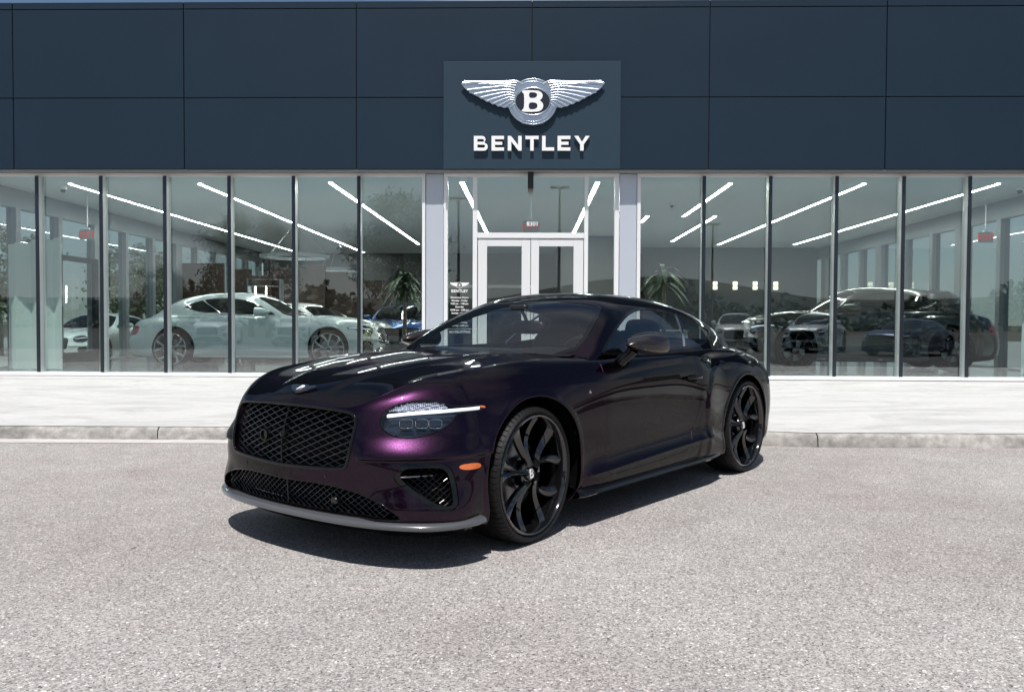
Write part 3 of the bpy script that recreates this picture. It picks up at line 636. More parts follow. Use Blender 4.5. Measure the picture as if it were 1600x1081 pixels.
def make_car(hero, paint_m, name, label, loc, rz, group=None, variant=None, blade=P_BLADE, glass=None, trim=P_DCHROME, category='car'):
    root = empty(name, loc, rz, label=label, category=category)
    if group: root['group'] = group
    warp = variant
    hi = hero
    L3 = lower(420, 200) if hi else lower(150, 70); flat = L3.reshape(-1, 3)
    G3 = green(260, 120) if hi else green(120, 56)
    H3 = hood(L3) if hi else hood(L3, 50, 26)
    glass = glass or G_CAR
    S0 = Surf.from_grid(L3)
    # ---- body shell, half; openings cut one by one (fields are recomputed after each cut)
    fl = lambda S: hole_fields(S.V)
    S = S0; parts = {}
    gap = .0022 if hi else .006
    def cut(S, key, d=0.): return S.clip(fl(S)[key]-d, +1)
    def take(S, key, d=0.): return S.clip(fl(S)[key]-d, -1)
    for key, d in (('head', .0), ('grille', .0), ('lower', .0), ('intake', 0.), ('archf', 0.), ('archr', 0.)):
        if key in ('grille', 'lower', 'intake', 'head'): parts[key] = take(S, key, -.002 if key == 'head' else 0)
        S = cut(S, key, d)
    door = take(S, 'door', -gap) if hi else take(S, 'door', -.003); S = cut(S, 'door', gap if hi else .002)
    if hi: ind = take(S0, 'ind', 0).offset(.004); S = cut(S, 'ind', 0)
    else: ind = None
    tail = take(S, 'tail', -.001); S = cut(S, 'tail', 0)
    centre = lambda p: abs(p[1]) < 2e-3
    Sk = S.skirt(.020 if hi else .03, skip=centre)
    # arch return lip
    body = Sk+Sk.mirrored()
    # cowl and rear deck closing panel
    top = L3[-1]; dk = []
    for p in top[top[:, 0] < -2.55]: dk.append([p*np.array([1, 1-k, 1])+np.array([0, 0, .03*math.sin(k*math.pi/2)]) for k in np.linspace(0, 1, 12)])
    deck = Surf.from_grid(np.array(dk).transpose(1, 0, 2)); body = body+deck+deck.mirrored()
    body.build('body', paint_m, root, warp)
    dsk = door.skirt(.020, skip=None)
    dd = dsk.build('door', paint_m, root, warp); dm = dsk.mirrored().build('door', paint_m, root, warp)
    Hs = H3.copy(); 
    # pull the edge in by a shut-line gap
    e = H3[:, -1]-H3[:, -2]; e /= np.maximum(np.linalg.norm(e, axis=1, keepdims=True), 1e-9); Hs[:, -1] -= e*.003
    HS = Surf.from_grid(Hs).skirt(.018, skip=centre); hd = (HS+HS.mirrored()).build('bonnet', paint_m, root, warp)
    # ---- greenhouse
    GS = Surf.from_grid(G3)
    def gf(Sx):
        x, y, z = Sx.V[:, 0], Sx.V[:, 1], Sx.V[:, 2]
        dlo = sdf_poly(x, z, chaikin(DLO, 2))+np.where(y > .45, 0, 1.)
        # windscreen: in plan, bounded by cowl, pillar line and header
        wsp = [(-.20, -.1), (-.20, .40), (-.52, .60), (-.635, .700), (-.655, .722), (-.70, .725), (-.80, .712), (-.93, .675), (-1.06, .628), (-1.15, .588), (-1.182, .560), (-1.185, .52), (-1.165, .442), (-1.120, .25), (-1.105, 0), (-1.105, -.1)]
        ws = sdf_poly(x, y, chaikin(wsp, 1))+np.where((x > -1.3), 0, 1.)
        rw = sdf_poly(x, y, chaikin([(-2.62, -.1), (-2.60, .30), (-2.66, .46), (-2.74, .50), (-2.95, .475), (-3.18, .42), (-3.28, .34), (-3.33, .2), (-3.34, -.1)], 2))
        return dict(dlo=dlo, ws=ws, rw=rw)
    g0 = GS; dlo_g = GS.clip(gf(GS)['dlo']+.004, -1); ws_g = GS.clip(gf(GS)['ws']+.003, -1); rw_g = GS.clip(gf(GS)['rw'], -1)
    gs = GS
    for k, d in (('dlo', .0), ('ws', 0.), ('rw', 0.)): gs = gs.clip(gf(gs)[k]-d, +1)
    cz = lambda p: abs(p[1]) < 2e-3 or p[2] < .99
    gs = gs.skirt(.012, skip=cz); (gs+gs.mirrored()).build('roof', paint_m, root, warp)
    # black ceramic band on the windscreen, then clear glass
    wf = gf(ws_g)['ws']
    band = ws_g.clip(gf(ws_g)['ws']+.030, +1).offset(-.0015); clear = ws_g.offset(-.004)
    (band+band.mirrored()).build('windscreen_band', P_BLACK, root, warp)
    (clear+clear.mirrored()).build('windscreen', glass, root, warp)
    (rw_g.offset(-.003)+rw_g.offset(-.003).mirrored()).build('rear_window', glass, root, warp)
    # side glass: front pane, rear quarter pane, pillar strip between them, bright trim round the lot
    xb = lambda V: V[:, 0]+1.865+(V[:, 2]-1.02)*.93            # slanted line of the centre pillar
    fr = dlo_g.clip(xb(dlo_g.V)-.012, +1).offset(-.006); q = dlo_g.clip(xb(dlo_g.V)+.012, -1).offset(-.006)
    st = dlo_g.clip(xb(dlo_g.V)-.016, -1); st = st.clip(xb(st.V)+.016, +1).offset(.001)
    for sd in (0, 1):
        f = (lambda s: s.mirrored()) if sd else (lambda s: s)
        f(fr).build('side_window', glass, root, warp); f(q).build('quarter_window', glass, root, warp)
        f(st.skirt(.008, .001)).build('pillar_strip', P_CHROME if hi else trim, root, warp)
    ring = GS.clip(gf(GS)['dlo']-.0005, -1); ring = ring.clip(gf(ring)['dlo']+.013, +1).offset(.0015)
    ring = ring.skirt(.008, .001)
    wv = lambda V: V if warp is None else warp(V)
    for sd in (0, 1):
        (ring.mirrored() if sd else ring).build('window_trim', P_BLACK if hi else trim, root, warp)
    # ---- nose: grille and intakes
    xs = flat[flat[:, 0] > .3]
    def sx(y, z):
        d = (xs[:, 1]-y)**2+(xs[:, 2]-z)**2; i = np.argpartition(d, 3)[:3]; w = 1/(d[i]+1e-7); return float((xs[i, 0]*w).sum()/w.sum())
    def loop3(poly, off=0.):
        p = [q for q in chaikin(poly, 2) if q[0] > 1e-4]; p3 = [(sx(a, b)+off, a, b) for a, b in p]
        return np.array(p3+[(a, -b, c) for a, b, c in p3[::-1]])
    for key, poly, cw, ch, th, dep, back in (('grille', GRILLE, .084, .034, .0022, .006, .024), ('lower', LOWER, .044, .030, .0018, .006, .040)):
        bk = parts[key].offset(-.075); bb = bk+bk.mirrored(); bb.build('intake_backing', P_VOID, root, warp)
        # rim walls
        wl = parts[key].skirt(.075, .001, skip=centre); k = len(parts[key].F); wl.F = [f for f in wl.F[k:]]; wl = wl.compact(); wl.N = -wl.N; wl.F = [f[::-1] for f in wl.F]
        (wl+wl.mirrored()).build('intake_wall', P_BLACK, root, warp)
        if hi:
            lm = lattice_front(sx, poly, cw, ch, th, dep, back=back)
            g = lm.build('grille_mesh' if key == 'grille' else 'lower_mesh', P_GRIL, root, smooth=0, kind='stuff')
        elif key == 'grille' or True:
            lm = lattice_front(sx, poly, cw*1.4, ch*1.6, th*2, dep, back=.02)
            if warp is not None: lm.v = [warp(v) for v in lm.v]
            lm.build('grille_mesh' if key == 'grille' else 'lower_mesh', P_BLACK if hi else trim, root, kind='stuff')
        lp = loop3(poly, .0 if key == 'grille' else -.004)
        t = MB().tube(wv(lp), .0085 if key == 'grille' else .005, 8, closed=True); t.build('grille_frame' if key == 'grille' else 'intake_frame', P_BLACK if hi else trim, root, smooth=60)
    # centre bar
    if hi:
        cb = MB(); cb.tube([(sx(0, zz)-.012, 0, zz) for zz in np.linspace(.466, .768, 14)], .005, 8); cb.build('grille_centre_bar', P_BLACK, root, smooth=60)
        cb = MB(); cb.tube([(sx(0, zz)-.03, 0, zz) for zz in np.linspace(.25, .392, 8)], .004, 6); cb.build('lower_centre_bar', P_BLACK, root, smooth=60)
    # corner intakes
    for sd in (0, 1):
        f = (lambda s: s.mirrored()) if sd else (lambda s: s)
        it = parts['intake']; f(it.offset(-.06)).build('corner_intake', P_VOID, root, warp)
        wl = it.skirt(.06, .001); k = len(it.F); wl.F = wl.F[k:]; wl = wl.compact(); wl.N = -wl.N; wl.F = [q_[::-1] for q_ in wl.F]; f(wl).build('corner_intake_wall', P_BLACK, root, warp)
        if hi:
            # gloss surround inside the opening
            e1 = it.clip(fl(it)['intake']+.026, +1).offset(-.008); f(e1.skirt(.03, .002)).build('corner_intake_frame', P_BLACK, root)
            mm = MB(); P3 = np.array(INTAKE3); sg = -1 if sd else 1; poly = np.array(tz(INTAKE3))
            c0 = it.V
            def onp(t, z):
                d = (((c0[:, 1]-c0[:, 0])*.70711-t)**2+(c0[:, 2]-z)**2); return c0[np.argmin(d)]-np.array([.707, .707, 0])*.03
            for i in range(-16, 20):
                for j in range(-2, 20):
                    t0, z0 = (i+.5*(j % 2))*.036, .27+j*.0145
                    for s_ in (-1, 1):
                        t1, z1 = t0+s_*.018, z0+.0145
                        if sdf_poly(np.array([t0, t1]), np.array([z0, z1]), poly).max() > -.014: continue
                        a, b = onp(t0, z0), onp(t1, z1); mm.tube([a, b], .0022, 4, caps=False)
            if sd: mm.v = [v*np.array([1, -1, 1.]) for v in mm.v]
            mm.build('corner_mesh', P_BLACK, root, kind='stuff')
            bar = MB(); a, b = onp(.0-.11, .462), onp(.10, .462)
            pa = [np.array([.868, .700, .452])+np.array([-.022, -.012, 0]), np.array([.80, .755, .455])-np.array([.015, .015, 0]), np.array([.712, .815, .456])-np.array([.018, .018, 0])]
            bar.tube(bez(pa, 10)*np.array([1, -1 if sd else 1, 1]), .005, 8); bar.build('intake_blade', P_DCHROME, root, smooth=60)
    # ---- headlights
    for sd in (0, 1):
        sg = np.array([1, -1 if sd else 1, 1.]); f = (lambda s: s.mirrored()) if sd else (lambda s: s)
        hl = parts['head']; lens = f(hl.offset(.0015)).build('headlight', G_LAMP, root, warp)
        bowl = hl.offset(-.055); f(bowl).build('lamp_bowl', P_LAMPD, lens, warp)
        wl = hl.skirt(.056, .001); k = len(hl.F); wl.F = wl.F[k:]; wl = wl.compact(); wl.N = -wl.N; wl.F = [q_[::-1] for q_ in wl.F]; f(wl).build('lamp_wall', P_LAMPD if hi else P_BLACK, lens, warp)
        V = hl.V; T = (V[:, 1]-V[:, 0])*.70711
        def onl(t, z, d):
            i = np.argmin((T-t)**2+(V[:, 2]-z)**2); return V[i]-hl.N[i]*d
        drl = bez([onl(-.146, .7455, .012), onl(-.04, .753, .012), onl(.085, .760, .010), onl(.181, .764, .007), onl(.280, .7675, .006), onl(.318, .769, .005)], 40)*sg
        m = MB(); pr = []
        for i, p in enumerate(drl):
            hh = .0085; pr.append([p+np.array([-.006, 0, -hh]), p+np.array([.002, 0, -hh*.8]), p+np.array([.003, 0, hh*.6]), p+np.array([-.004, 0, hh])])
        pr = np.array(pr)
        if warp is not None: pr = warp(pr.reshape(-1, 3)).reshape(pr.shape)
        m.grid(pr, flip=bool(sd)); m.build('light_strip', P_LED, lens, smooth=60)
        if hi:
            am = MB(); e_ = bez([onl(.315, .771, .004), onl(.335, .771, .003), onl(.352, .770, .003)], 6)*sg; am.tube(e_, .008, 8); am.build('side_marker', P_AMBER, lens, smooth=60)
            # cut-crystal teeth over the light strip, with the strip's scattered light as their own glow
            cr_ = MB(); rg = np.random.default_rng(3)
            for i in range(44):
                tt = -.150+i*.0068; zt = .7725+.0*i
                for row in range(5):
                    zz = .7705+row*.0078
                    if sdf_poly(np.array([tt]), np.array([zz]), tz(HEAD3))[0] > -.006: continue
                    p = onl(tt+.0044*(row % 2), zz, .012); q_ = .0052
                    u_ = np.array([-.707, .707, 0]); o_ = np.array([.707, .707, .2]); w_ = np.array([0, 0, 1.])
                    cr_.add([(p-u_*q_)*sg, (p-w_*q_)*sg, (p+u_*q_)*sg, (p+w_*q_)*sg, (p+o_*.006)*sg], [(0, 1, 4), (1, 2, 4), (2, 3, 4), (3, 0, 4)])
            cr_.build('crystal_reflector', P_CRYST_GLOW, lens, smooth=0, kind='stuff')
            low = MB()
            for i in range(26):
                tt = -.13+i*.0095
                for row in range(2):
                    zz = .655+row*.009+.010*abs(tt-.0)*2
                    if sdf_poly(np.array([tt]), np.array([zz]), tz(HEAD3))[0] > -.008: continue
                    p = onl(tt, zz, .016); q_ = .0046; u_ = np.array([-.707, .707, 0]); w_ = np.array([0, 0, 1.]); o_ = np.array([.707, .707, .6])
                    low.add([(p-u_*q_)*sg, (p-w_*q_)*sg, (p+u_*q_)*sg, (p+w_*q_)*sg, (p+o_*.005)*sg], [(0, 1, 4), (1, 2, 4), (2, 3, 4), (3, 0, 4)])
            low.build('lower_reflector', P_REFL, lens, smooth=0, kind='stuff')
            for (t0, t1) in ((-.085, -.020), (-.012, .050), (.058, .122)):
                mc = (t0+t1)/2; hw = (t1-t0)/2; ctr = onl(mc, .706, .018); u_ = np.array([-.70, .714, 0]); w_ = np.array([0, 0, 1.]); o_ = np.array([.707, .707, .05])
                ol = []
                for k in range(20):
                    a = 2*math.pi*k/20; cx_ = math.copysign(abs(math.cos(a))**.5, math.cos(a)); sx_ = math.copysign(abs(math.sin(a))**.5, math.sin(a)); ol.append((ctr+u_*hw*cx_+w_*.022*sx_)*sg)
                MB().tube(ol, .0016, 6, closed=True).build('lamp_ring', P_CHROME, lens, smooth=60)
                pm_ = MB(); cc = [ctr*sg+(o_*.006)*sg]+[q2-(o_*.002)*sg for q2 in ol]
                pm_.add(cc, [(0, 1+k, 1+(k+1) % 20) for k in range(20)]); pm_.build('projector', P_LAMPD, lens, smooth=60)
        # black outline of the lens
        ol = hl; hp = chaikin(tz(HEAD3), 1); rim3 = []
        for (t, z) in hp[::1]:
            i = np.argmin((T-t)**2+(V[:, 2]-z)**2); rim3.append(V[i]+hl.N[i]*.0005)
        MB().tube(wv(np.array(rim3)*sg) if warp is not None else np.array(rim3)*sg, .0032 if hi else .006, 6, closed=True).build('lamp_outline', P_BLACK, lens, smooth=60)
        f(tail).build('tail_light', P_RED, root, warp)
        if ind is not None: f(ind.skirt(.006, .002)).build('side_indicator', P_AMBER, root)
    # ---- wheels, liners, underside
    k = 1. if warp is None else variant.wheel
    for cx, yo, st_, hero_w in ((0, .902, R_(4) if hi else 0, hi), (-2.85, .893, 0, hi)):
        for s_ in (1, -1):
            c = np.array([[cx, yo, .3755]]); c = wv(c)[0]
            w_ = make_wheel('wheel', root, (c[0], s_*(c[1] if warp is None else c[1]+.02), .3755*k), rz=(0 if s_ > 0 else math.pi)+(st_), blade=blade, hero=hi, cap=True, spokes=5, tyre_w=.275)
            if k != 1: w_.scale = (k, 1, k)
    li = MB()
    for cx, cz_, r, yo_ in ((0, .385, .43, .885), (-2.775, .37, .44, .875)):
        for s_ in (1, -1):
            rows = []
            for i in range(25):
                a = R_(-20+220*i/24); rows.append([(cx+math.cos(a)*r, s_*yy, max(cz_+math.sin(a)*r, .17)) for yy in (yo_, .60)])
            rows = np.array(rows); rows = wv(rows.reshape(-1, 3)).reshape(rows.shape); li.grid(rows, flip=(s_ > 0))
            dsc = [(cx+math.cos(a)*.42, s_*.60, max(.368+math.sin(a)*.42, .15)) for a in np.linspace(0, 2*math.pi, 24, endpoint=False)]
            li.add(wv(np.array(dsc)), [tuple(range(24))])
    li.build('wheel_liner', P_VOID, root, kind='stuff')
    ut = MB(); ut.add(wv(np.array([(.86, -.42, .17), (.86, .42, .17), (.48, .56, .17), (-.46, .56, .17), (-.46, .86, .17), (-2.30, .86, .17), (-2.30, .56, .17), (-3.3, .56, .17), (-3.72, .5, .2), (-3.72, -.5, .2), (-3.3, -.56, .17), (-2.30, -.56, .17), (-2.30, -.86, .17), (-.46, -.86, .17), (-.46, -.56, .17), (.48, -.56, .17)], float)), [tuple(range(16))]); ut.build('undertray', P_VOID, root)
    # ---- splitter and side blades
    pl = bez([(.995, 0, 0), (.985, .25, 0), (.955, .47, 0), (.895, .66, 0), (.795, .825, 0), (.675, .905, 0), (.545, .93, 0), (.46, .925, 0)], 40)
    full = np.concatenate([(pl[::-1]*[1, -1, 1])[:-1], pl]); tg = np.gradient(full, axis=0); nn = np.stack([tg[:, 1], -tg[:, 0], tg[:, 2]*0], -1); nn /= np.linalg.norm(nn, axis=1, keepdims=True)
    zb = .205-.012*np.abs(full[:, 1])**2
    prof = [(-.05, .048), (.0, .040), (.012, .034), (.018, .024), (.018, .017), (.010, .008), (-.02, .003), (-.14, .0)]
    G = np.array([[p+n_*o_+np.array([0, 0, z0+h_]) for o_, h_ in prof] for p, n_, z0 in zip(full, nn, zb)])
    G = wv(G.reshape(-1, 3)).reshape(G.shape); MB().grid(G).build('splitter', P_CARBON if hi else trim, root, smooth=50)
    for s_ in (1, -1):
        pr = [(.86, .250), (.915, .238), (.945, .212), (.950, .196), (.940, .186), (.86, .178)]
        xs_ = [-.385, -.42, -.60, -1.2, -1.8, -2.10, -2.30]; wd = [-.02, 0, .0, .0, 0, 0, -.03]
        G = np.array([[(x_, s_*(a+w_), b+.012*(-.4-x_)/1.9) for a, b in pr] for x_, w_ in zip(xs_, wd)])
        G = wv(G.reshape(-1, 3)).reshape(G.shape); MB().grid(G, flip=(s_ < 0)).build('side_skirt', P_BLACK if hi else paint_m, root, smooth=30)
    if hi:
        for s_ in (1, -1):
            for (xx, zz) in ((-1.81, .815),):
                h_ = MB(); c_ = bez([(xx+.105, s_*.938, zz), (xx+.06, s_*.962, zz+.004), (xx, s_*.968, zz+.005), (xx-.06, s_*.962, zz+.004), (xx-.10, s_*.938, zz)], 16)
                h_.tube(c_, [.008]+[.013]*14+[.008], 10); h_.build('door_handle', P_BLACK, root, smooth=60)
                rc_ = MB(); rc_.add([(xx+.075*math.cos(a), s_*(.9335), zz-.004+.026*math.sin(a)) for a in np.linspace(0, 2*math.pi, 24, endpoint=False)], [tuple(range(24))]); rc_.build('handle_recess', P_VOID, root)
        # small peaked emblem on the wing
        em = MB(); em.tube([(-.475, .9295, .787), (-.487, .9295, .806), (-.498, .9295, .787)], .0022, 5); em.tube([(-.480, .9295, .794), (-.505, .9295, .797)], .002, 5); em.build('wing_emblem', P_CHROME, root)
        # badge on the bonnet
        bd = [(-.060, .012), (-.045, .020), (-.018, .017), (-.010, .022), (.010, .022), (.018, .017), (.045, .020), (.060, .012), (.036, -.006), (.014, -.016), (0, -.021), (-.014, -.016), (-.036, -.006)]
        bo = shape2d('bonnet_badge', [bd], .010, P_BADGE, root); bo.location = (.868, 0, .846); bo.rotation_euler = (R_(24), 0, R_(90)); bo.scale = (1.75, 1.9, 1)
        tb = text('badge_letter', 'B', .034, .002, P_WHITE, bo, bold=.0015); tb.location = (0, 0, .0065)
        # sensors on the nose
        for yy in (.331, -.331, .0): 
            if yy: q_ = MB(); xo = sx(abs(yy), .435); q_.lathe([(0, .004), (.008, .003), (.010, -.002)], 16, 'x', (xo, yy, .435)); q_.build('parking_sensor', P_BLACK, root, smooth=40)
        q_ = MB(); q_.lathe([(0, .010), (.012, .008), (.018, 0), (.019, -.03)], 24, 'x', (sx(0, .62)-.004, -.0, .620)); q_.build('nose_camera', P_BLACK, root, smooth=50)
        q_ = MB(); q_.lathe([(0, .0), (.022, .0), (.024, .010), (.031, .010), (.034, 0), (.034, -.03)], 28, 'x', (sx(.17, .60)-.018, -.17, .600)); q_.build('radar_ring', P_BLACK, root, smooth=40)
        q_ = MB(); q_.bbox(sx(.35, .32)-.05, sx(.35, .32)-.015, .33, .372, .295, .330, .006); q_.build('radar_box', P_BLACKM, root)
    # ---- cabin
    cb = MB()
    cb.add(wv(np.array([(-.62, -.76, .40), (-.62, .76, .40), (-2.75, .76, .40), (-2.75, -.76, .40)], float)), [(0, 1, 2, 3)])
    for s_ in (-1, 1): cb.add(wv(np.array([(-.60, s_*.80, .40), (-2.75, s_*.78, .40), (-2.75, s_*.78, 1.005), (-.72, s_*.80, .985)], float)), [(0, 1, 2, 3)])
    cb.add(wv(np.array([(-2.45, -.74, .45), (-2.45, .74, .45), (-2.95, .66, 1.03), (-2.95, -.66, 1.03)], float)), [(0, 1, 2, 3)])
    cb.add(wv(np.array([(-.50, -.74, .5), (-.50, .74, .5), (-.56, .72, 1.0), (-.56, -.72, 1.0)], float)), [(0, 1, 2, 3)])
    cb.build('cabin_lining', P_LEATH, root)
    da = []
    for x_, z_ in ((-.53, 1.000), (-.70, 1.015), (-.95, 1.022), (-1.10, 1.012), (-1.16, .975), (-1.15, .90), (-1.08, .78)):
        da.append([(x_-.03*abs(t_)**2*0, .74*t_, z_+.018*math.exp(-((t_-.42)/.24)**2)*(x_ < -.9)) for t_ in np.linspace(-1, 1, 21)])
    da = np.array(da); da = wv(da.reshape(-1, 3)).reshape(da.shape); MB().grid(da, flip=True).build('dashboard', P_LEATH, root, smooth=50)
    for yy in (.37, -.37):
        m, slab = seat_mesh(); slab((-1.62, yy, .58), .52, .52, .16, R_(-82)); slab((-1.93, yy, .83), .50, .66, .15, R_(18)); slab((-2.06, yy, 1.13 if hi else 1.12), .28, .20, .11, R_(15))
        if warp is not None: m.v = [warp(v) for v in m.v]
        m.build('seat', P_LEATH if hi else P_GREYL, root, smooth=60)
    m, slab = seat_mesh(); slab((-2.52, 0, .90), 1.1, .36, .14, R_(26))
    if warp is not None: m.v = [warp(v) for v in m.v]
    m.build('rear_bench', P_LEATH, root, smooth=60)
    if hi:
        sw = MB(); pts = []
        for i in range(28):
            a = 2*math.pi*i/28; pts.append((-1.30+.185*math.sin(a)*.42, .37+.185*math.cos(a), .93+.185*math.sin(a)*.9))
        sw.tube(pts, .015, 8, closed=True); sw.build('steering_wheel', P_BLACKM, root, smooth=60)
        rm = MB(); rows = []
        for i in range(9):
            u = -math.pi/2+math.pi*i/8
            rows.append([(-1.04+.022*math.sin(u), .02+.125*math.copysign(abs(math.cos(v))**.5, math.cos(v))*abs(math.cos(u))**.3, 1.225+.038*math.copysign(abs(math.sin(v))**.5, math.sin(v))*abs(math.cos(u))**.3) for v in np.linspace(0, 2*math.pi, 24)])
        rows = (np.array(rows)-[-1.04, .02, 1.225])*[1.2, 1.15, 1.25]+[-1.06, .03, 1.168]
        rm.grid(np.array(rows)); rm.build('rear_view_mirror', P_BLACKM, root, smooth=60)
        sn = MB(); sn.tube([(-.98, .03, 1.30), (-1.05, .03, 1.20)], .012, 8); sn.bbox(-1.03, -.93, -.04, .10, 1.285, 1.325, .01); sn.build('mirror_mount', P_BLACKM, root)
        wi = MB()
        for ya in (.05, .52): wi.tube([(-.50, ya, 1.008), (-.54, ya-.2, 1.012), (-.60, ya-.45, 1.020)], .006, 6)
        wi.build('wiper', P_BLACKM, root)
    # ---- door mirrors
    for s_ in (1, -1):
        mm = MB(); rows = []
        for i in range(17):
            u = i/16                                               # from front tip of the cap to the glass edge
            rows.append([])
            rad = math.sin(math.pi*min(u*.5+.0, .5))**.62
            for v in np.linspace(0, 2*math.pi, 29):
                cy_, sz_ = math.cos(v), math.sin(v)
                yy = .118*rad*math.copysign(abs(cy_)**.85, cy_); zz = .080*rad*math.copysign(abs(sz_)**.8, sz_)*(1.0 if sz_ > 0 else .78)
                rows[-1].append((-.818-.31*u, s_*(.990+yy), 1.066+zz-.010*cy_*rad))
        rows = np.array(rows); rows = wv(rows.reshape(-1, 3)).reshape(rows.shape)
        mo = MB().grid(rows, flip=(s_ < 0)).build('door_mirror', paint_m if not hi else P_MIRR, root, smooth=60)
        gl = rows[-1][:-1]; MB().add(gl-np.array([-.004, 0, 0]), [tuple(range(len(gl)))]).build('mirror_glass', P_CHROME, mo)
        arm = MB(); ap = np.array([(-.915, s_*.875, .960), (-.915, s_*.905, .982), (-.920, s_*.935, 1.005), (-.925, s_*.96, 1.035)]); arm.tube(wv(ap), [.040, .034, .034, .040], 14); arm.build('mirror_arm', P_BLACK if hi else paint_m, mo, smooth=60)
        if hi:
            ln = MB(); ln.tube(np.array([(-.875-.02*0, s_*(1.005+t_), 1.048-.008*t_/.1) for t_ in (-.07, 0, .07)])+np.array([[-.0, 0, 0], [.012, 0, 0], [-.0, 0, 0]]), .004, 6); ln.build('mirror_indicator', P_DCHROME, mo)
    return root
# ------------------------------------------------------------------ setting: ground, kerb, pavement
FD, PSI = 14.8112, .0228
E1 = np.array([math.cos(PSI), -math.sin(PSI), 0]); E2 = np.array([math.sin(PSI), math.cos(PSI), 0])
def fw_(u, v, z=0.): p = np.array([0, FD, 0])+E1*u+E2*v; return (float(p[0]), float(p[1]), z)
def mirror_pt(x, y):
    """where a thing must stand in the lot so that the glass shows it in direction (x, y) from the camera"""
    p = np.array([x, y, 0.]); d = (p-np.array([0, FD, 0])) @ E2; q = p-2*d*E2; return float(q[0]), float(q[1])

def asphalt_mat():
    m, t, o = nodemat('asphalt'); b = N(t, 'ShaderNodeBsdfPrincipled'); t.links.new(b.outputs[0], o.inputs[0]); c = N(t, 'ShaderNodeTexCoord')
    b.inputs['Roughness'].default_value = .85; b.inputs['Specular IOR Level'].default_value = .3
    def noise(sc, det=3., ro=.5):
        n = N(t, 'ShaderNodeTexNoise'); setin(n, Scale=sc, Detail=det, Roughness=ro); t.links.new(c.outputs['Object'], n.inputs['Vector']); return n
    def rng(n, a, b_, lo, hi):
        r = N(t, 'ShaderNodeMapRange'); r.inputs[1].default_value = a; r.inputs[2].default_value = b_; r.inputs[3].default_value = lo; r.inputs[4].default_value = hi; t.links.new(n, r.inputs[0]); return r
    v = N(t, 'ShaderNodeTexVoronoi'); v.inputs['Scale'].default_value = 135; t.links.new(c.outputs['Object'], v.inputs['Vector']); sp = N(t, 'ShaderNodeSeparateColor'); t.links.new(v.outputs['Color'], sp.inputs[0])
    f1 = rng(sp.outputs[0], 0, 1, .58, 1.42); n1 = rng(noise(210, 2).outputs['Fac'], .3, .7, .80, 1.20); n2 = rng(noise(.35, 5, .6).outputs['Fac'], .3, .7, .90, 1.10); n3 = rng(noise(2.6, 5, .65).outputs['Fac'], .3, .7, .92, 1.08)
    def mul(a, b_):
        q = N(t, 'ShaderNodeMath', operation='MULTIPLY'); t.links.new(a, q.inputs[0]); t.links.new(b_, q.inputs[1]); return q.outputs[0]
    k = mul(mul(f1.outputs[0], n1.outputs[0]), mul(n2.outputs[0], n3.outputs[0]))
    # small dark tar spots
    v2 = N(t, 'ShaderNodeTexVoronoi'); v2.inputs['Scale'].default_value = 1.7; t.links.new(c.outputs['Object'], v2.inputs['Vector'])
    wob = noise(30, 3); ad_ = N(t, 'ShaderNodeMath', operation='MULTIPLY_ADD'); ad_.inputs[1].default_value = .03; t.links.new(wob.outputs['Fac'], ad_.inputs[0]); t.links.new(v2.outputs['Distance'], ad_.inputs[2])
    sp2 = rng(ad_.outputs[0], .030, .042, .40, 1.0); k = mul(k, sp2.outputs[0])
    h = N(t, 'ShaderNodeMixRGB', blend_type='MULTIPLY'); h.inputs[0].default_value = 1; # a few pale and dark grains, and pinkish worn areas
    pa = N(t, 'ShaderNodeValToRGB'); e_ = pa.color_ramp.elements; e_[0].position = 0; e_[0].color = (.35, .35, .35, 1); e_[1].position = 1; e_[1].color = (1.75, 1.75, 1.75, 1)
    for p_, c_ in ((.035, .40), (.05, 1.0), (.93, 1.0), (.95, 1.6)): q_ = e_.new(p_); q_.color = (c_, c_, c_, 1)
    pa.color_ramp.interpolation = 'LINEAR'; t.links.new(sp.outputs[1], pa.inputs[0]); k = mul(k, pa.outputs[0])
    tint = N(t, 'ShaderNodeMixRGB'); tint.inputs[1].default_value = (.304, .289, .279, 1); tint.inputs[2].default_value = (.266, .238, .233, 1)
    tr_ = rng(noise(.55, 6, .62).outputs['Fac'], .42, .68, 0, 1); t.links.new(tr_.outputs[0], tint.inputs[0]); t.links.new(tint.outputs[0], h.inputs[1]); t.links.new(k, h.inputs[2]); t.links.new(h.outputs[0], b.inputs['Base Color'])
    bp = N(t, 'ShaderNodeBump'); bp.inputs['Strength'].default_value = .25; bp.inputs['Distance'].default_value = .004; t.links.new(v.outputs['Distance'], bp.inputs['Height'])
    bp2 = N(t, 'ShaderNodeBump'); bp2.inputs['Strength'].default_value = .15; bp2.inputs['Distance'].default_value = .006; t.links.new(noise(120, 3).outputs['Fac'], bp2.inputs['Height']); t.links.new(bp.outputs[0], bp2.inputs['Normal']); t.links.new(bp2.outputs[0], b.inputs['Normal'])
    return m
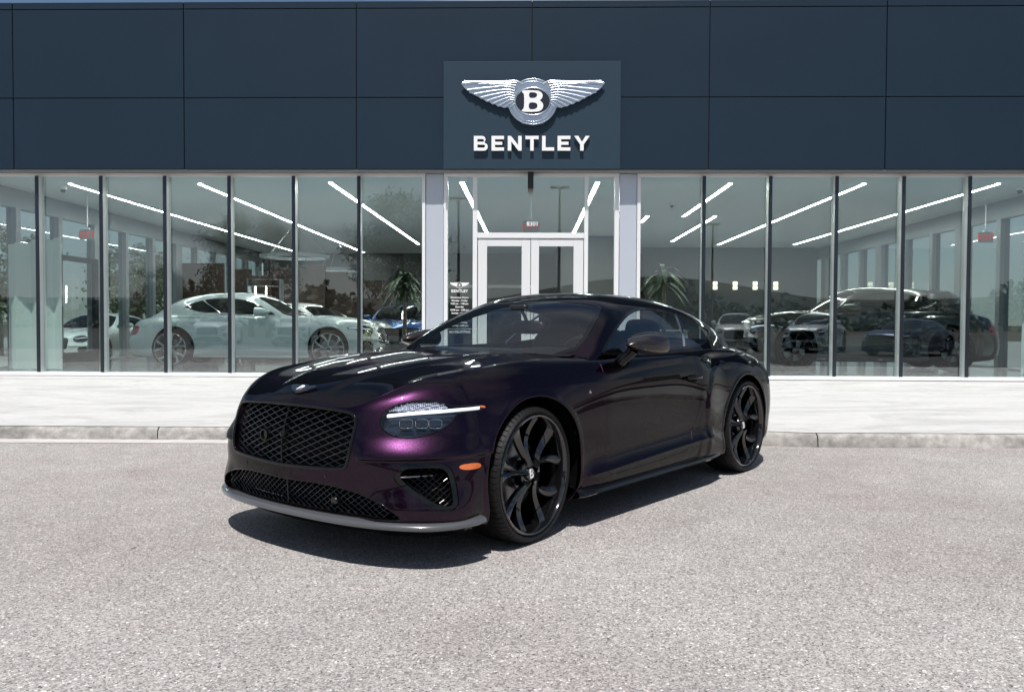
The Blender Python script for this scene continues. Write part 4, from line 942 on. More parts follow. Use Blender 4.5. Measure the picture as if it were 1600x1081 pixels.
def concrete_mat(name, col, streak=.12, stain=.0, rough=.8):
    m, t, o = nodemat(name); b = N(t, 'ShaderNodeBsdfPrincipled'); t.links.new(b.outputs[0], o.inputs[0]); c = N(t, 'ShaderNodeTexCoord'); b.inputs['Roughness'].default_value = rough
    mp_ = N(t, 'ShaderNodeMapping'); mp_.inputs['Scale'].default_value = (.50, 1.25, 1); t.links.new(c.outputs['Object'], mp_.inputs[0])
    n = N(t, 'ShaderNodeTexNoise'); setin(n, Scale=1.1, Detail=10., Roughness=.66, Distortion=1.8); t.links.new(mp_.outputs[0], n.inputs['Vector'])
    r = N(t, 'ShaderNodeMapRange'); r.inputs[1].default_value = .44; r.inputs[2].default_value = .72; r.inputs[3].default_value = 1.0; r.inputs[4].default_value = 1-streak*3; t.links.new(n.outputs['Fac'], r.inputs[0])
    n2 = N(t, 'ShaderNodeTexNoise'); setin(n2, Scale=9., Detail=8., Roughness=.7); t.links.new(c.outputs['Object'], n2.inputs['Vector'])
    r2 = N(t, 'ShaderNodeMapRange'); r2.inputs[1].default_value = .35; r2.inputs[2].default_value = .75; r2.inputs[3].default_value = 1.05; r2.inputs[4].default_value = 1-stain; t.links.new(n2.outputs['Fac'], r2.inputs[0])
    q = N(t, 'ShaderNodeMath', operation='MULTIPLY'); t.links.new(r.outputs[0], q.inputs[0]); t.links.new(r2.outputs[0], q.inputs[1])
    h = N(t, 'ShaderNodeMixRGB', blend_type='MULTIPLY'); h.inputs[0].default_value = 1; h.inputs[1].default_value = (*col, 1); t.links.new(q.outputs[0], h.inputs[2]); t.links.new(h.outputs[0], b.inputs['Base Color'])
    bp = N(t, 'ShaderNodeBump'); bp.inputs['Strength'].default_value = .25; bp.inputs['Distance'].default_value = .004; n3 = N(t, 'ShaderNodeTexNoise'); setin(n3, Scale=160., Detail=3.); t.links.new(c.outputs['Object'], n3.inputs['Vector']); t.links.new(n3.outputs['Fac'], bp.inputs['Height']); t.links.new(bp.outputs[0], b.inputs['Normal'])
    return m
M_ASPH = asphalt_mat(); M_PAVE = concrete_mat('pavement_concrete', (.50, .495, .488), .10, .10); M_KERB = concrete_mat('kerb_concrete', (.43, .41, .385), .20, .65); M_GUT = concrete_mat('gutter_concrete', (.52, .49, .48), .06, .2)
M_FIELD = pm('dry_field', (.055, .045, .034), .95, var=.35, vscale=.15); M_LAWN = pm('lawn', (.07, .085, .035), .95, var=.3, vscale=.4)
g = MB(); g.add([(-900, -900, -.03), (900, -900, -.03), (900, 900, -.03), (-900, 900, -.03)], [(0, 1, 2, 3)]); g.build('field', M_FIELD, kind='structure')
g = MB(); g.add([(-30, -5.5, 0), (7.4, -5.5, 0), (7.4, 9.0, 0), (-30, 9.0, 0)], [(0, 1, 2, 3)]); g.build('parking_lot', M_ASPH, kind='structure')
M_ROAD = pm('dark_road', (.040, .038, .037), .8, var=.15, vscale=.6)
g = MB(); g.add([(-60, -36, -.006), (60, -36, -.006), (60, 14, -.006), (-60, 14, -.006)], [(0, 1, 2, 3)]); g.build('dark_road', M_ROAD, kind='structure')
for xa, xb in ((-60, -10.3), (10.6, 60)):
    g = MB(); g.add([(xa, 14.6, 0), (xb, 14.6, 0), (xb, 60, 0), (xa, 60, 0)], [(0, 1, 2, 3)]); g.build('side_yard', M_ASPH, kind='structure')
pv = MB(); KY = 8.42
def kz(x): return .128
_fx = [(-30, .05), (1.9, .05), (2.9, -.215), (13, -.215)]; pv.add([(x_, KY+d_, .1365) for x_, d_ in _fx]+[(x_, KY+.6, .140) for x_, d_ in _fx]+[(x_, FD+1.2, .235) for x_, d_ in _fx], [(i+4*j, i+1+4*j, i+5+4*j, i+4+4*j) for j in (0, 1) for i in range(3)])
pave = pv.build('pavement', M_PAVE, kind='structure')
# kerb stones: rounded nose, one piece between joints
cuts = [-30, -23.5, -17, -10.2, -3.56, 2.98, 9.6, 13]
for a, b in zip(cuts, cuts[1:]):
    m = MB(); xs_ = np.linspace(a+.006, b-.006, 26); rg = np.random.default_rng(int(abs(a)*10)); rows = []
    right = a > 2
    for i, x_ in enumerate(xs_):
        yo = 0 if not right else -.30+.0*x_
        if right: yo = -.27
        elif b > 2: yo = -.27*float(np.clip((x_-1.9)/1.0, 0, 1))
        e = rg.normal(0, .0018)
        rows.append([(x_, KY+yo-.012+e, -.02), (x_, KY+yo+e, .09+e), (x_, KY+yo+.018, .120+e), (x_, KY+yo+.045, .131), (x_, KY+.16, .1325), (x_, KY+.17, .05)])
    m.grid(np.array(rows).transpose(1, 0, 2)); 
    r0 = rows[0]; r1 = rows[-1]; m.add(r0, [tuple(range(6))]); m.add(r1, [tuple(range(6))[::-1]])
    m.build('kerb_stone', M_KERB, pave, smooth=50)
gm = MB(); gm.add([(-30, KY-.22, .004), (1.6, KY-.20, .004), (1.6, KY+.02, .012), (-30, KY+.02, .012)], [(0, 1, 2, 3)]); gm.build('gutter', M_GUT, kind='structure')

# ------------------------------------------------------------------ showroom building
B = empty('showroom', (0, FD, 0), -PSI, label='single-storey glass-fronted car showroom with navy cladding panels above the windows', category='building')
def bb(name, x0, x1, y0, y1, z0, z1, mat, b=.003, parent=None, **k): return MB().bbox(x0, x1, y0, y1, z0, z1, b).build(name, mat, parent or B, **k)
UL, UR = -9.87, 10.2
jo = [-10.15, -8.683, -5.688, -2.69, .328, 3.35, 6.337, 9.35, 10.42]; ZR = [3.826, 5.054, 6.573, 6.70]
k_ = 0
for a, b in zip(jo, jo[1:]):
    for z0, z1 in zip(ZR, ZR[1:]):
        dv = [.0, .0012, -.0010, .0006][k_ % 4]; k_ += 1; p = bb('cladding_panel', a+.007, b-.007, -.30+dv, -.26, z0+.007, z1-.007, P_NAVY, .004)
bb('cladding_backing', -10.16, 10.43, -.262, .30, 3.84, 6.69, P_JOINT)
bb('soffit', -10.14, 10.41, -.285, .02, 3.806, 3.828, P_SOFFIT)
P_FRAME = pm('window_frame_aluminium', (.76, .765, .77), .38, metal=.15, var=.02, vscale=2)
for a, b in ((UL, -1.532), (2.177, UR)):
    bb('window_head', a, b, -.03, .10, 3.752, 3.805, P_FRAME); bb('window_sill', a, b, -.125, .12, .226, .286, P_FRAME); bb('sill_shadow_gap', a, b, -.10, .10, .200, .2255, P_BLACKM)  # black strip below the sill paints in the dark shadow gap
ML = [-9.55, -8.405, -7.26, -6.125, -4.982, -3.843, -2.691]; MR = [3.324, 4.468, 5.607, 6.753, 7.879, 9.02]
for u in ML+MR:
    q = bb('mullion', u-.026, u+.026, -.088, .09, .286, 3.752, P_FRAME, .002)
    MB().bbox(u-.031, u+.031, -.108, -.0885, .2875, 3.751, .003).build('mullion_cap', P_ALUD, q)
bb('window_jamb', -1.589, -1.532, -.04, .10, .286, 3.752, P_FRAME); bb('window_jamb', 2.177, 2.238, -.04, .10, .286, 3.752, P_FRAME)
P_PANEL = pm('column_panel_silver', (.50, .54, .60), .30, metal=.25, var=.015, vscale=1)
for a, b in ((-1.521, -1.211), (1.872, 2.170)): bb('column_cladding', a, b, -.025, .20, .21, 3.80, P_PANEL, .004)
EL = ML+[-1.56]
edges = [UL+.05]+ML+[-1.575]
for a, b in zip(edges, edges[1:]): bb('window_pane', a+.02, b-.02, .010, .020, .27, 3.77, G_FAC, .001)
edges = [2.22]+MR+[UR-.05]
for a, b in zip(edges, edges[1:]): bb('window_pane', a+.02, b-.02, .010, .020, .27, 3.77, G_FAC, .001)
# entrance bay
for a, b in ((-1.204, -1.137), (-.697, -.620), (1.257, 1.325), (1.783, 1.862)): bb('door_bay_post', a, b, -.04, .09, .21, 3.752, P_FRAME)
bb('door_bay_head', -1.204, 1.862, -.042, .092, 3.754, 3.805, P_FRAME); bb('transom', -.618, 1.255, -.038, .088, 2.680, 2.772, P_FRAME)
for a, b, z0, z1 in ((-1.137, -.697, .25, 3.754), (1.325, 1.783, .25, 3.754), (-.62, 1.257, 2.77, 3.754)): bb('window_pane', a-.01, b+.01, .010, .020, z0, z1, G_FAC, .001)
for a, b in ((-1.135, -.699), (1.327, 1.781)): bb('sidelight_sill', a, b, -.03, .08, .21, .32, P_FRAME)
P_DOOR = pm('door_aluminium', (.70, .705, .71), .4, metal=.15)
for (a, b, s0, s1) in ((-.606, .317, -.446, .163), (.327, 1.245, .467, 1.074)):
    d = bb('door', a, s0, -.020, .030, .235, 2.668, P_DOOR); 
    for nm, x0, x1, z0, z1 in (('door_stile', s1, b, .235, 2.668), ('top_rail', s0+.001, s1-.001, 2.539, 2.666), ('bottom_rail', s0+.001, s1-.001, .237, .50)): MB().bbox(x0, x1, -.0195, .0295, z0, z1, .003).build(nm, P_DOOR, d)
    MB().box(s0-.01, s1+.01, .004, .012, .49, 2.55).build('door_glass', G_FAC, d)
    hx = b-.07 if a < 0 else a+.05
    MB().tube([(hx, -.02, 1.10), (hx, -.075, 1.10), (hx, -.075, 1.45), (hx, -.02, 1.45)], .012, 8).build('pull_handle', P_STEEL, d, smooth=60)
# interior shell
M_FLR = pm('showroom_floor', (.20, .20, .20), .12, var=.06, vscale=1.5, coat=.4, coat_rough=.05); M_CEIL = pm('ceiling_white', (.74, .76, .75), .8); M_WALL = pm('interior_wall', (.105, .108, .108), .8, var=.02, vscale=.5)
M_FRM2 = pm('side_frame_grey', (.20, .22, .24), .45, metal=.2); M_WOOD = pm('walnut_veneer', (.034, .016, .009), .5, var=.35, vscale=3)
MB().box(UL, UR, .125, 17.0, .20, .272).build('showroom_floor', M_FLR, B)
MB().box(UL, UR, .105, 17.0, 3.80, 3.84).build('ceiling', M_CEIL, B)
MB().box(-10.1, 10.4, .31, 17.3, 4.10, 4.3).build('roof_deck', P_SOFFIT, B)
MB().box(UL, UR, 17.0, 17.2, .2, 3.84).build('back_wall', M_WALL, B)
for s_, U in ((-1, UL), (1, UR)):
    x0, x1 = (U-.16, U) if s_ < 0 else (U, U+.16)
    MB().box(x0, x1, .12, 17.0, 3.42, 3.84).build('side_header', M_FRM2, B); MB().box(x0, x1, .12, 17.0, .10, .30).build('side_plinth', M_FRM2, B)
    v = .12; k = 0
    while v < 17:
        w = .16 if k % 3 else .42
        MB().bbox(x0-.02, x1+.02, v, v+w, .30, 3.42, .004).build('side_post', M_FRM2, B)
        if v+1.5 < 17: MB().box((x0+x1)/2-.004, (x0+x1)/2+.004, v+w, v+1.5, .30, 3.42).build('window_pane', G_SIDE, B)
        v += 1.5; k += 1
ds = MB(); U = UL+.03
for (v0, v1, z0, z1) in ((2.95, 3.10, .28, 2.62), (4.45, 4.60, .28, 2.62), (3.10, 4.45, 2.50, 2.62), (3.10, 4.45, .28, .50)): ds.box(U, U+.08, v0, v1, z0, z1)
ds.build('side_door_frame', P_ALUD, B)
# back-of-house wall openings and panels (dark doorways, shelves)
for (u0, u1, z0, z1) in ((-3.2, -1.9, .3, 2.5), (-1.2, .2, .3, 2.5), (3.6, 4.8, .3, 2.4), (6.6, 8.0, .3, 2.3)):
    MB().box(u0, u1, 16.93, 16.99, z0, z1).build('dark_doorway', P_BLACKM, B); MB().box(u0-.12, u1+.12, 16.95, 16.996, z1+.001, z1+.12).build('door_lintel', P_FRAME, B)
MB().box(1.2, 3.0, 10.5, 16.9, .272, 3.79).build('inner_wall', M_WALL, B)
MB().box(4.2, 10.1, 14.2, 14.4, .272, 3.79).build('inner_wall', pm('inner_wall_blue_grey', (.050, .058, .066), .7), B)
def at(u, v, z): return fw_(u, v, z)
# ------------------------------------------------------------------ sign board
SG = empty('entrance_sign', fw_(.33, -.303, 3.828), -PSI, label='navy sign board with chrome winged B emblem and white BENTLEY letters above the doors', category='sign')
P_SIGN = pm('sign_navy', (.024, .043, .064), .45, spec=.2)
MB().bbox(-1.513, 1.512, -.055, 0, 0, 1.822, .004).build('sign_board', P_SIGN, SG)
P_EMB = pm('emblem_silver', (.50, .55, .62), .27, metal=.9)
EV = -.055-.075
def ez(x, y): return ((x-785)/508+.013, (380-y)/508+1.125)      # traced drawing -> sign metres
def e3(p, dv=0.): x, z = ez(*p); return (x, EV+dv, z)
emb = empty('winged_emblem', (0, 0, 0), 0, SG)
def plate(name, pts, d0, d1, mat, parent):
    n = len(pts); V = [e3(p, d0) for p in pts]+[e3(p, d1) for p in pts]
    return MB().add(V, [tuple(range(n)), tuple(range(n, 2*n))[::-1]]+[(i, n+i, n+(i+1) % n, (i+1) % n) for i in range(n)]).build(name, mat, parent)
WING = [(690, 213), (635, 200), (560, 203), (400, 208), (188, 203), (165, 226), (195, 262), (212, 282), (232, 286), (236, 306), (262, 312), (290, 330), (318, 340), (335, 356), (362, 364), (385, 382), (412, 386), (436, 404), (462, 406), (488, 424), (512, 424), (540, 436), (566, 430), (600, 438), (625, 420), (660, 360), (650, 300), (700, 240)]
mirx = lambda P: [(1570-x, y) for x, y in P][::-1]
ring_o = [(785+214*math.cos(a), 383+200*math.sin(a)) for a in np.linspace(0, 2*math.pi, 64, endpoint=False)]
plate('emblem_wing', WING, .010, .022, P_EMB, emb); plate('emblem_wing', mirx(WING), .010, .022, P_EMB, emb); plate('emblem_disc', ring_o, .004, .024, P_EMB, emb)
tips = [(178, 222), (222, 282), (282, 318), (338, 348), (392, 376), (446, 398), (496, 417), (548, 429), (598, 430)]
roots = [(650, 222), (640, 246), (634, 268), (630, 290), (628, 312), (628, 334), (630, 354), (634, 374), (642, 394)]
t2 = [(320, 231), (412, 234), (478, 250), (500, 284), (520, 306), (536, 330), (554, 352), (574, 372)]
for sd in (0, 1):
    fm = MB()
    for (a, b, r0, r1, dv) in [(r, t, 5, 10.5, .008) for r, t in zip(roots, tips)]+[(r, t, 6, 6, -.001) for r, t in zip(roots, t2)]:
        if sd: a, b = (1570-a[0], a[1]), (1570-b[0], b[1])
        P = np.array([e3((a[0]+(b[0]-a[0])*k, a[1]+(b[1]-a[1])*k-6*math.sin(math.pi*k)), dv) for k in np.linspace(0, 1, 8)])
        fm.tube(P, np.linspace(r0, r1, 8)/508, 8)
    lead = [(700, 232), (640, 207), (560, 209), (400, 213), (195, 209)]
    if sd: lead = [(1570-x, y) for x, y in lead]
    fm.tube([e3(p, .004) for p in bez(np.array(lead, float), 24)], 9/508, 8)
    fm.build('emblem_feathers', P_EMB, emb, smooth=50, kind='stuff')
for rr, ry, w in ((208, 194, 5), (186, 172, 4), (152, 117, 7)):
    MB().tube([e3((785+rr*math.cos(a), 381+ry*math.sin(a)), .002) for a in np.linspace(0, 2*math.pi, 72, endpoint=False)], w/508, 8, closed=True).build('emblem_ring', P_EMB, emb, smooth=60)
tf = MB()
for i in range(9):
    x_ = 700+i*21.5; tf.tube([e3((785+(x_-785)*.8, 505), .004), e3((x_, 560+14*(1-abs(i-4)/4)), .004), e3((x_, 574+12*(1-abs(i-4)/4)), .004)], np.array([5, 8, 6])/508, 8)
tf.build('emblem_tail', P_EMB, emb, smooth=50, kind='stuff')
plate('emblem_oval', [(785+145*math.cos(a), 380+110*math.sin(a)) for a in np.linspace(0, 2*math.pi, 48, endpoint=False)], -.006, .006, P_BADGE, emb)
def serifB(name, mat, parent, depth):
    """the emblem's bold slab B in a 2 x 2 square"""
    o = [(-.98, .98), (.15, .98), (.60, .92), (.86, .72), (.92, .48), (.84, .22), (.62, .06), (.86, -.10), (.98, -.34), (.94, -.64), (.72, -.88), (.30, -.98), (-.98, -.98), (-.98, -.80), (-.86, -.72), (-.78, -.50), (-.78, .50), (-.86, .72), (-.98, .80)]
    h1 = [(-.34, .80), (.14, .80), (.36, .70), (.42, .54), (.34, .36), (.14, .27), (-.34, .27)]; h2 = [(-.36, -.12), (.16, -.12), (.38, -.22), (.46, -.42), (.38, -.64), (.16, -.76), (-.36, -.76)]
    return shape2d(name, [list(map(tuple, chaikin(o, 1))), list(map(tuple, chaikin(h1, 2))), list(map(tuple, chaikin(h2, 2)))], depth, mat, parent)
sb = serifB('emblem_letter', P_WHITE, emb, .10); bx_, bz_ = ez(785, 380); sb.scale = (.185, .185, .1); sb.rotation_euler = (R_(90), 0, 0); sb.location = (bx_, EV-.012, bz_)
# BENTLEY letters as cut plates
def letter_loops(ch, w, h, t):
    s = t
    if ch == 'E': return [[(0, 0), (w, 0), (w, s*.9), (s, s*.9), (s, h/2-s*.42), (w*.86, h/2-s*.42), (w*.86, h/2+s*.42), (s, h/2+s*.42), (s, h-s*.9), (w, h-s*.9), (w, h), (0, h)]]
    if ch == 'N': return [[(0, 0), (s, 0), (s, h*.62), (w-s*.9, 0), (w, 0), (w, h), (w-s, h), (w-s, h*.38), (s*.9, h), (0, h)]]
    if ch == 'T': return [[(w/2-s/2, 0), (w/2+s/2, 0), (w/2+s/2, h-s*.9), (w, h-s*.9), (w, h), (0, h), (0, h-s*.9), (w/2-s/2, h-s*.9)]]
    if ch == 'L': return [[(0, 0), (w, 0), (w, s*.9), (s, s*.9), (s, h), (0, h)]]
    if ch == 'Y': return [[(w/2-s/2, 0), (w/2+s/2, 0), (w/2+s/2, h*.42), (w, h), (w-s*1.15, h), (w/2, h*.60), (s*1.15, h), (0, h), (w/2-s/2, h*.42)]]
    if ch == 'B':
        def arc(cx, cy, rx, ry, a0, a1, n=9): return [(cx+rx*math.cos(a), cy+ry*math.sin(a)) for a in np.linspace(R_(a0), R_(a1), n)]
        m = h*.53
        out = [(0, 0)]+arc(w-m*.5, m*.5, m*.5, m*.5, -90, 70)+arc(w-.04-(h-m)*.5, h-(h-m)*.5, (h-m)*.5, (h-m)*.5, -50, 90)+[(0, h)]
        i1 = [(s, .050)]+arc(w-.072, .076, .026, .026, -90, 90)+[(s, .102)]
        i2 = [(s, .149)]+arc(w-.088, .1735, .0245, .0245, -90, 90)+[(s, .198)]
        return [out, i1, i2]
LT = [('B', -.656, -.418), ('E', -.355, -.142), ('N', -.078, .159), ('T', .222, .447), ('L', .506, .711), ('E', .770, .987), ('Y', 1.052, 1.315)]
for ch, a, b in LT:
    o = shape2d('sign_letter', letter_loops(ch, b-a, .248, .060), .035, P_WHITE, SG); o.rotation_euler = (R_(90), 0, 0); o.location = (a-.33, -.055-.045, 4.125-3.828)
# door-bay decals: flat print on the glass
def decal(name, body, px_u, z, size, label, cat='lettering', group=None, sp=1.0, line=1.0, bold=.0):
    o = text(name, body, size, .001, P_WHITE, None, spacing=sp, line=line, bold=bold); o.rotation_euler = (R_(90), 0, -PSI); o.location = fw_(px_u, .004, z); o['label'] = label; o['category'] = cat
    return o
decal('street_number', '8301', .352, 2.93, .105, 'white street number 8301 printed on the glass above the doors', 'street number', bold=.0015)
hrs = empty('opening_hours', fw_(-.930, .004, 1.85), -PSI, label='white winged logo, BENTLEY and opening hours printed on the left sidelight glass', category='lettering')
pl_ = MB(); 
def small(p): return ((p[0]-785)/508*.142, 0, (380-p[1])/508*.142)
for W_ in (WING, mirx(WING)): pl_.add([small(p) for p in W_], [tuple(range(len(W_)))])
pl_.build('printed_wings', P_WHITE, hrs)
rg_ = MB(); rg_.tube([small((785+190*math.cos(a), 380+190*math.sin(a))) for a in np.linspace(0, 2*math.pi, 40, endpoint=False)], .004, 6, closed=True); rg_.build('printed_ring', P_WHITE, hrs)
MB().add([(.040*math.cos(a), -.002, .030*math.sin(a)) for a in np.linspace(0, 2*math.pi, 24, endpoint=False)], [tuple(range(24))]).build('printed_oval', P_BLACKM, hrs)
o = text('printed_letter', 'B', .065, .001, P_WHITE, hrs, bold=.002); o.rotation_euler = (R_(90), 0, 0); o.location = (0, -.004, 0)
o = text('printed_name', 'BENTLEY', .068, .001, P_WHITE, hrs, bold=.0022, spacing=1.1); o.rotation_euler = (R_(90), 0, 0); o.location = (0, 0, -.100)
o = text('printed_hours', 'Showroom Hours\nMonday - Friday\n9:00 am - 6:00 pm\nSaturday\n10:00 am - 4:00 pm\nSunday - Closed\n\nService Hours\nMonday - Friday\n8:00 am - 5:00 pm', .043, .001, P_WHITE, hrs, bold=.0010, line=1.28); o.rotation_euler = (R_(90), 0, 0); o.location = (0, 0, -.46)
decal('soliciting_notice', 'NO SOLICITING', -.925, 1.03, .050, 'white NO SOLICITING notice printed low on the left sidelight glass', 'lettering', bold=.0012, sp=1.05)
ds_ = empty('door_sensor', fw_(.315, -.14, 3.52), -PSI, label='black box hung under the soffit above the middle of the doors', category='camera')
MB().bbox(-.050, .050, -.06, .06, 0, .285, .006).build('housing', P_BLACKM, ds_); MB().bbox(-.045, .045, -.055, .055, -.050, .002, .004).build('lens_cover', pm('brown_cover', (.12, .10, .09), .4), ds_)
# ------------------------------------------------------------------ inside: lights, signs, furniture
P_LIGHT = pm('light_panel', (.9, .9, .88), .5, emit=(1, .98, .93), estr=42)
def strip(u, v0, v1, n):
    t = empty('ceiling_light', at(u, (v0+v1)/2, 3.80), -PSI, label=n, category='ceiling light', group='recessed strip lights across the showroom ceiling')
    L_ = v1-v0; MB().box(-.038, .038, -L_/2, L_/2, -.012, -.002).build('diffuser', P_LIGHT, t)
    MB().box(-.050, -.039, -L_/2, L_/2, -.014, -.001).build('trim_rail', P_FRAME, t); MB().box(.039, .050, -L_/2, L_/2, -.014, -.001).build('trim_rail', P_FRAME, t)
for u, v0, v1, n in ((-8.43, 1.03, 16, 'long white strip light nearest the left glass wall'), (-5.94, 1.02, 16.6, 'long white strip light above the pale saloon, second from the left wall'), (-3.42, .87, 13.1, 'white strip light above the potted palm beside the saloon'), (-.96, .86, 9.84, 'short white strip light seen above the left door leaf'), (1.55, .85, 9.8, 'short white strip light seen above the right door leaf'),
                     (4.02, .98, 5.78, 'front short strip light just right of the doors'), (4.78, 5.78, 12.0, 'set-back short strip light right of the doors'), (6.48, .97, 13.1, 'long white strip light above the black off-roader'), (8.93, .96, 13.0, 'long white strip light nearest the right glass wall'), (3.15, 5.79, 7.0, 'shortest strip light, beside the right-hand column')): strip(u, v0, v1, n)
def exit_sign(u, v, label, flip=False):
    t = empty('exit_sign', at(u, v, 2.90), -PSI, label=label, category='exit sign', group='exit signs hung from the ceiling')
    MB().tube([(0, 0, .27), (0, 0, .90)], .012, 8).build('hanging_rod', P_FRAME, t); MB().bbox(-.05, .05, -.03, .03, .215, .25, .004).build('mount', P_FRAME, t)
    MB().bbox(-.155, .155, -.02, .02, 0, .214, .004).build('sign_box', MATS.get('sign_case') or pm('sign_case', (.20, .24, .24), .4), t); o = text('sign_word', 'EXIT', .17, .002, pm('exit_red', (.6, .02, .02), .4, emit=(1, .05, .04), estr=.2), t, bold=.003); o.rotation_euler = (R_(90), 0, 0); o.location = (0, -.022, .10); return t
exit_sign(.325, 1.1, 'red and white EXIT sign hanging behind the doors'); exit_sign(-9.0, 2.7, 'red and white EXIT sign hanging by the left glass wall'); exit_sign(9.75, 2.9, 'red and white EXIT sign hanging by the right glass wall')
def dome(u, v, label):
    t = empty('dome_camera', at(u, v, 3.80), -PSI, label=label, category='security camera', group='white dome cameras on the ceiling')
    MB().lathe([(.075, 0), (.075, -.05), (.05, -.07), (0, -.075)], 16).build('camera_body', P_WHITE, t, smooth=40); MB().lathe([(.05, -.07), (.048, -.09), (.035, -.115), (0, -.13)], 16).build('camera_dome', P_BLACK, t, smooth=60)
dome(-8.75, 1.35, 'white dome camera at the front left corner of the ceiling'); dome(9.55, 1.35, 'white dome camera at the front right corner of the ceiling'); dome(3.35, 3.4, 'white dome camera beside the right-hand column'); 
for (u, v, z, r, lb) in ((-6.0, 7.6, 2.98, .90, 'large flat ring pendant lamp nearer the glass'), (-6.1, 13.0, 2.96, .85, 'flat ring pendant lamp farther back')):
    t = empty('ring_pendant', at(u, v, z), 0, label=lb, category='pendant lamp', group='ring pendants over the lounge')
    MB().lathe([(r, -.09), (r+.01, 0), (r-.08, .0), (r-.09, -.09), (r, -.09)], 56).build('ring', M_FRM2, t, smooth=30); w_ = MB()
    for k in range(3): a = 2.1*k; w_.tube([((r-.04)*math.cos(a), (r-.04)*math.sin(a), 0), (0, 0, 3.8-z)], .004, 4)
    w_.build('wires', P_STEEL, t, kind='stuff')
for i, (u, w, h, v) in enumerate(((-9.3, .9, 2.5, 9.6), (-8.2, .35, 2.35, 9.9), (-7.65, .5, 2.15, 9.7), (-6.9, .9, 2.35, 10.1), (-6.0, .35, 2.5, 9.9), (-5.5, .45, 2.30, 10.2), (-4.85, .35, 2.12, 9.8), (-4.25, .6, 2.05, 10.3))):
    t = empty('walnut_partition', at(u, v, .272), -PSI, label=['widest walnut partition panel by the left wall', 'narrow walnut panel next to the widest one', 'low walnut panel beside the lit shelf', 'broad walnut panel behind the saloon roof', 'tall narrow walnut panel under the ring pendant', 'walnut panel right of the tall narrow one', 'small walnut panel near the lounge', 'lowest walnut panel at the end of the row'][i], category='partition', group='walnut partition panels behind the saloon')
    w *= 1.45; MB().bbox(-w/2, w/2, -.05, .05, .03, h+.12, .004).build('panel', M_WOOD, t); MB().box(-w/2+.02, w/2-.02, -.04, .04, 0, .03).build('plinth', P_BLACKM, t)
sh = empty('display_shelf', at(-7.05, 8.4, .272), -PSI, label='grey open display shelf with two lit vertical tubes behind the saloon', category='shelf')
for x_ in (-.45, .45): MB().bbox(x_-.02, x_+.02, -.15, .15, 0, 2.1, .003).build('upright', M_FRM2, sh)
for z_ in (.4, .9, 1.4, 1.9, 2.08): MB().bbox(-.43, .43, -.15, .15, z_, z_+.02, .002).build('shelf_board', M_FRM2, sh)
for x_ in (-.25, .05): MB().tube([(x_, -.1, 1.42), (x_, -.1, 1.89)], .014, 8).build('light_tube', P_LIGHT, sh)
for i, u in enumerate((6.62, 7.30, 7.98, 8.68)):
    t = empty('wall_lamp', at(u, 14.13, 2.36), -PSI, label=['first lit wall lamp from the column side', 'second lit wall lamp from the column side', 'third lit wall lamp from the column side', 'fourth lit wall lamp, farthest from the doors'][i], category='wall lamp', group='lit wall lamps on the blue-grey wall')
    for z_ in (0, .24): MB().bbox(-.065, .065, -.06, .06, z_*.62, z_*.62+.12, .006).build('lamp_block', pm('lamp_block_lit', (.8, .75, .65), .5, emit=(1, .85, .62), estr=2.0) if 'lamp_block_lit' not in MATS else MATS['lamp_block_lit'], t)
M_SCR = pm('screen_white', (.74, .77, .75), .6, var=.02, vscale=1)
def folding(u, v, label, n=5, w=.30):
    t = empty('folding_screen', at(u, v, .272), -PSI, label=label, category='screen', group='white folding screens by the side walls')
    for k in range(n):
        m = MB(); x0, x1 = k*w*.72, (k+1)*w*.72; y0, y1 = (0, .16) if k % 2 else (.16, 0); nrm = Vector((-(y1-y0), x1-x0)).normalized()*.014
        P_ = [(x0-nrm.x, y0-nrm.y), (x1-nrm.x, y1-nrm.y), (x1+nrm.x, y1+nrm.y), (x0+nrm.x, y0+nrm.y)]; m.prism(P_, .01, 2.36+.03*k); m.build('screen_leaf', M_SCR, t)
folding(-9.55, .75, 'white folding screen standing inside the left end of the glass front'); folding(9.42, .80, 'white folding screen standing inside the right end of the glass front', 4)
M_DESK = pm('desk_white', (.6, .6, .6), .35)
for (u, v, lb) in ((3.9, 9.5, 'white reception desk beyond the right-hand column'), (-2.3, 12.0, 'white desk at the back behind the palm')):
    t = empty('desk', at(u, v, .272), -PSI, label=lb, category='desk'); MB().bbox(-.9, .9, -.35, .35, .70, .74, .004).build('desk_top', M_DESK, t)
    for x_ in (-.85, .85): MB().bbox(x_-.03, x_+.03, -.33, .33, 0, .699, .004).build('desk_side', M_DESK, t)
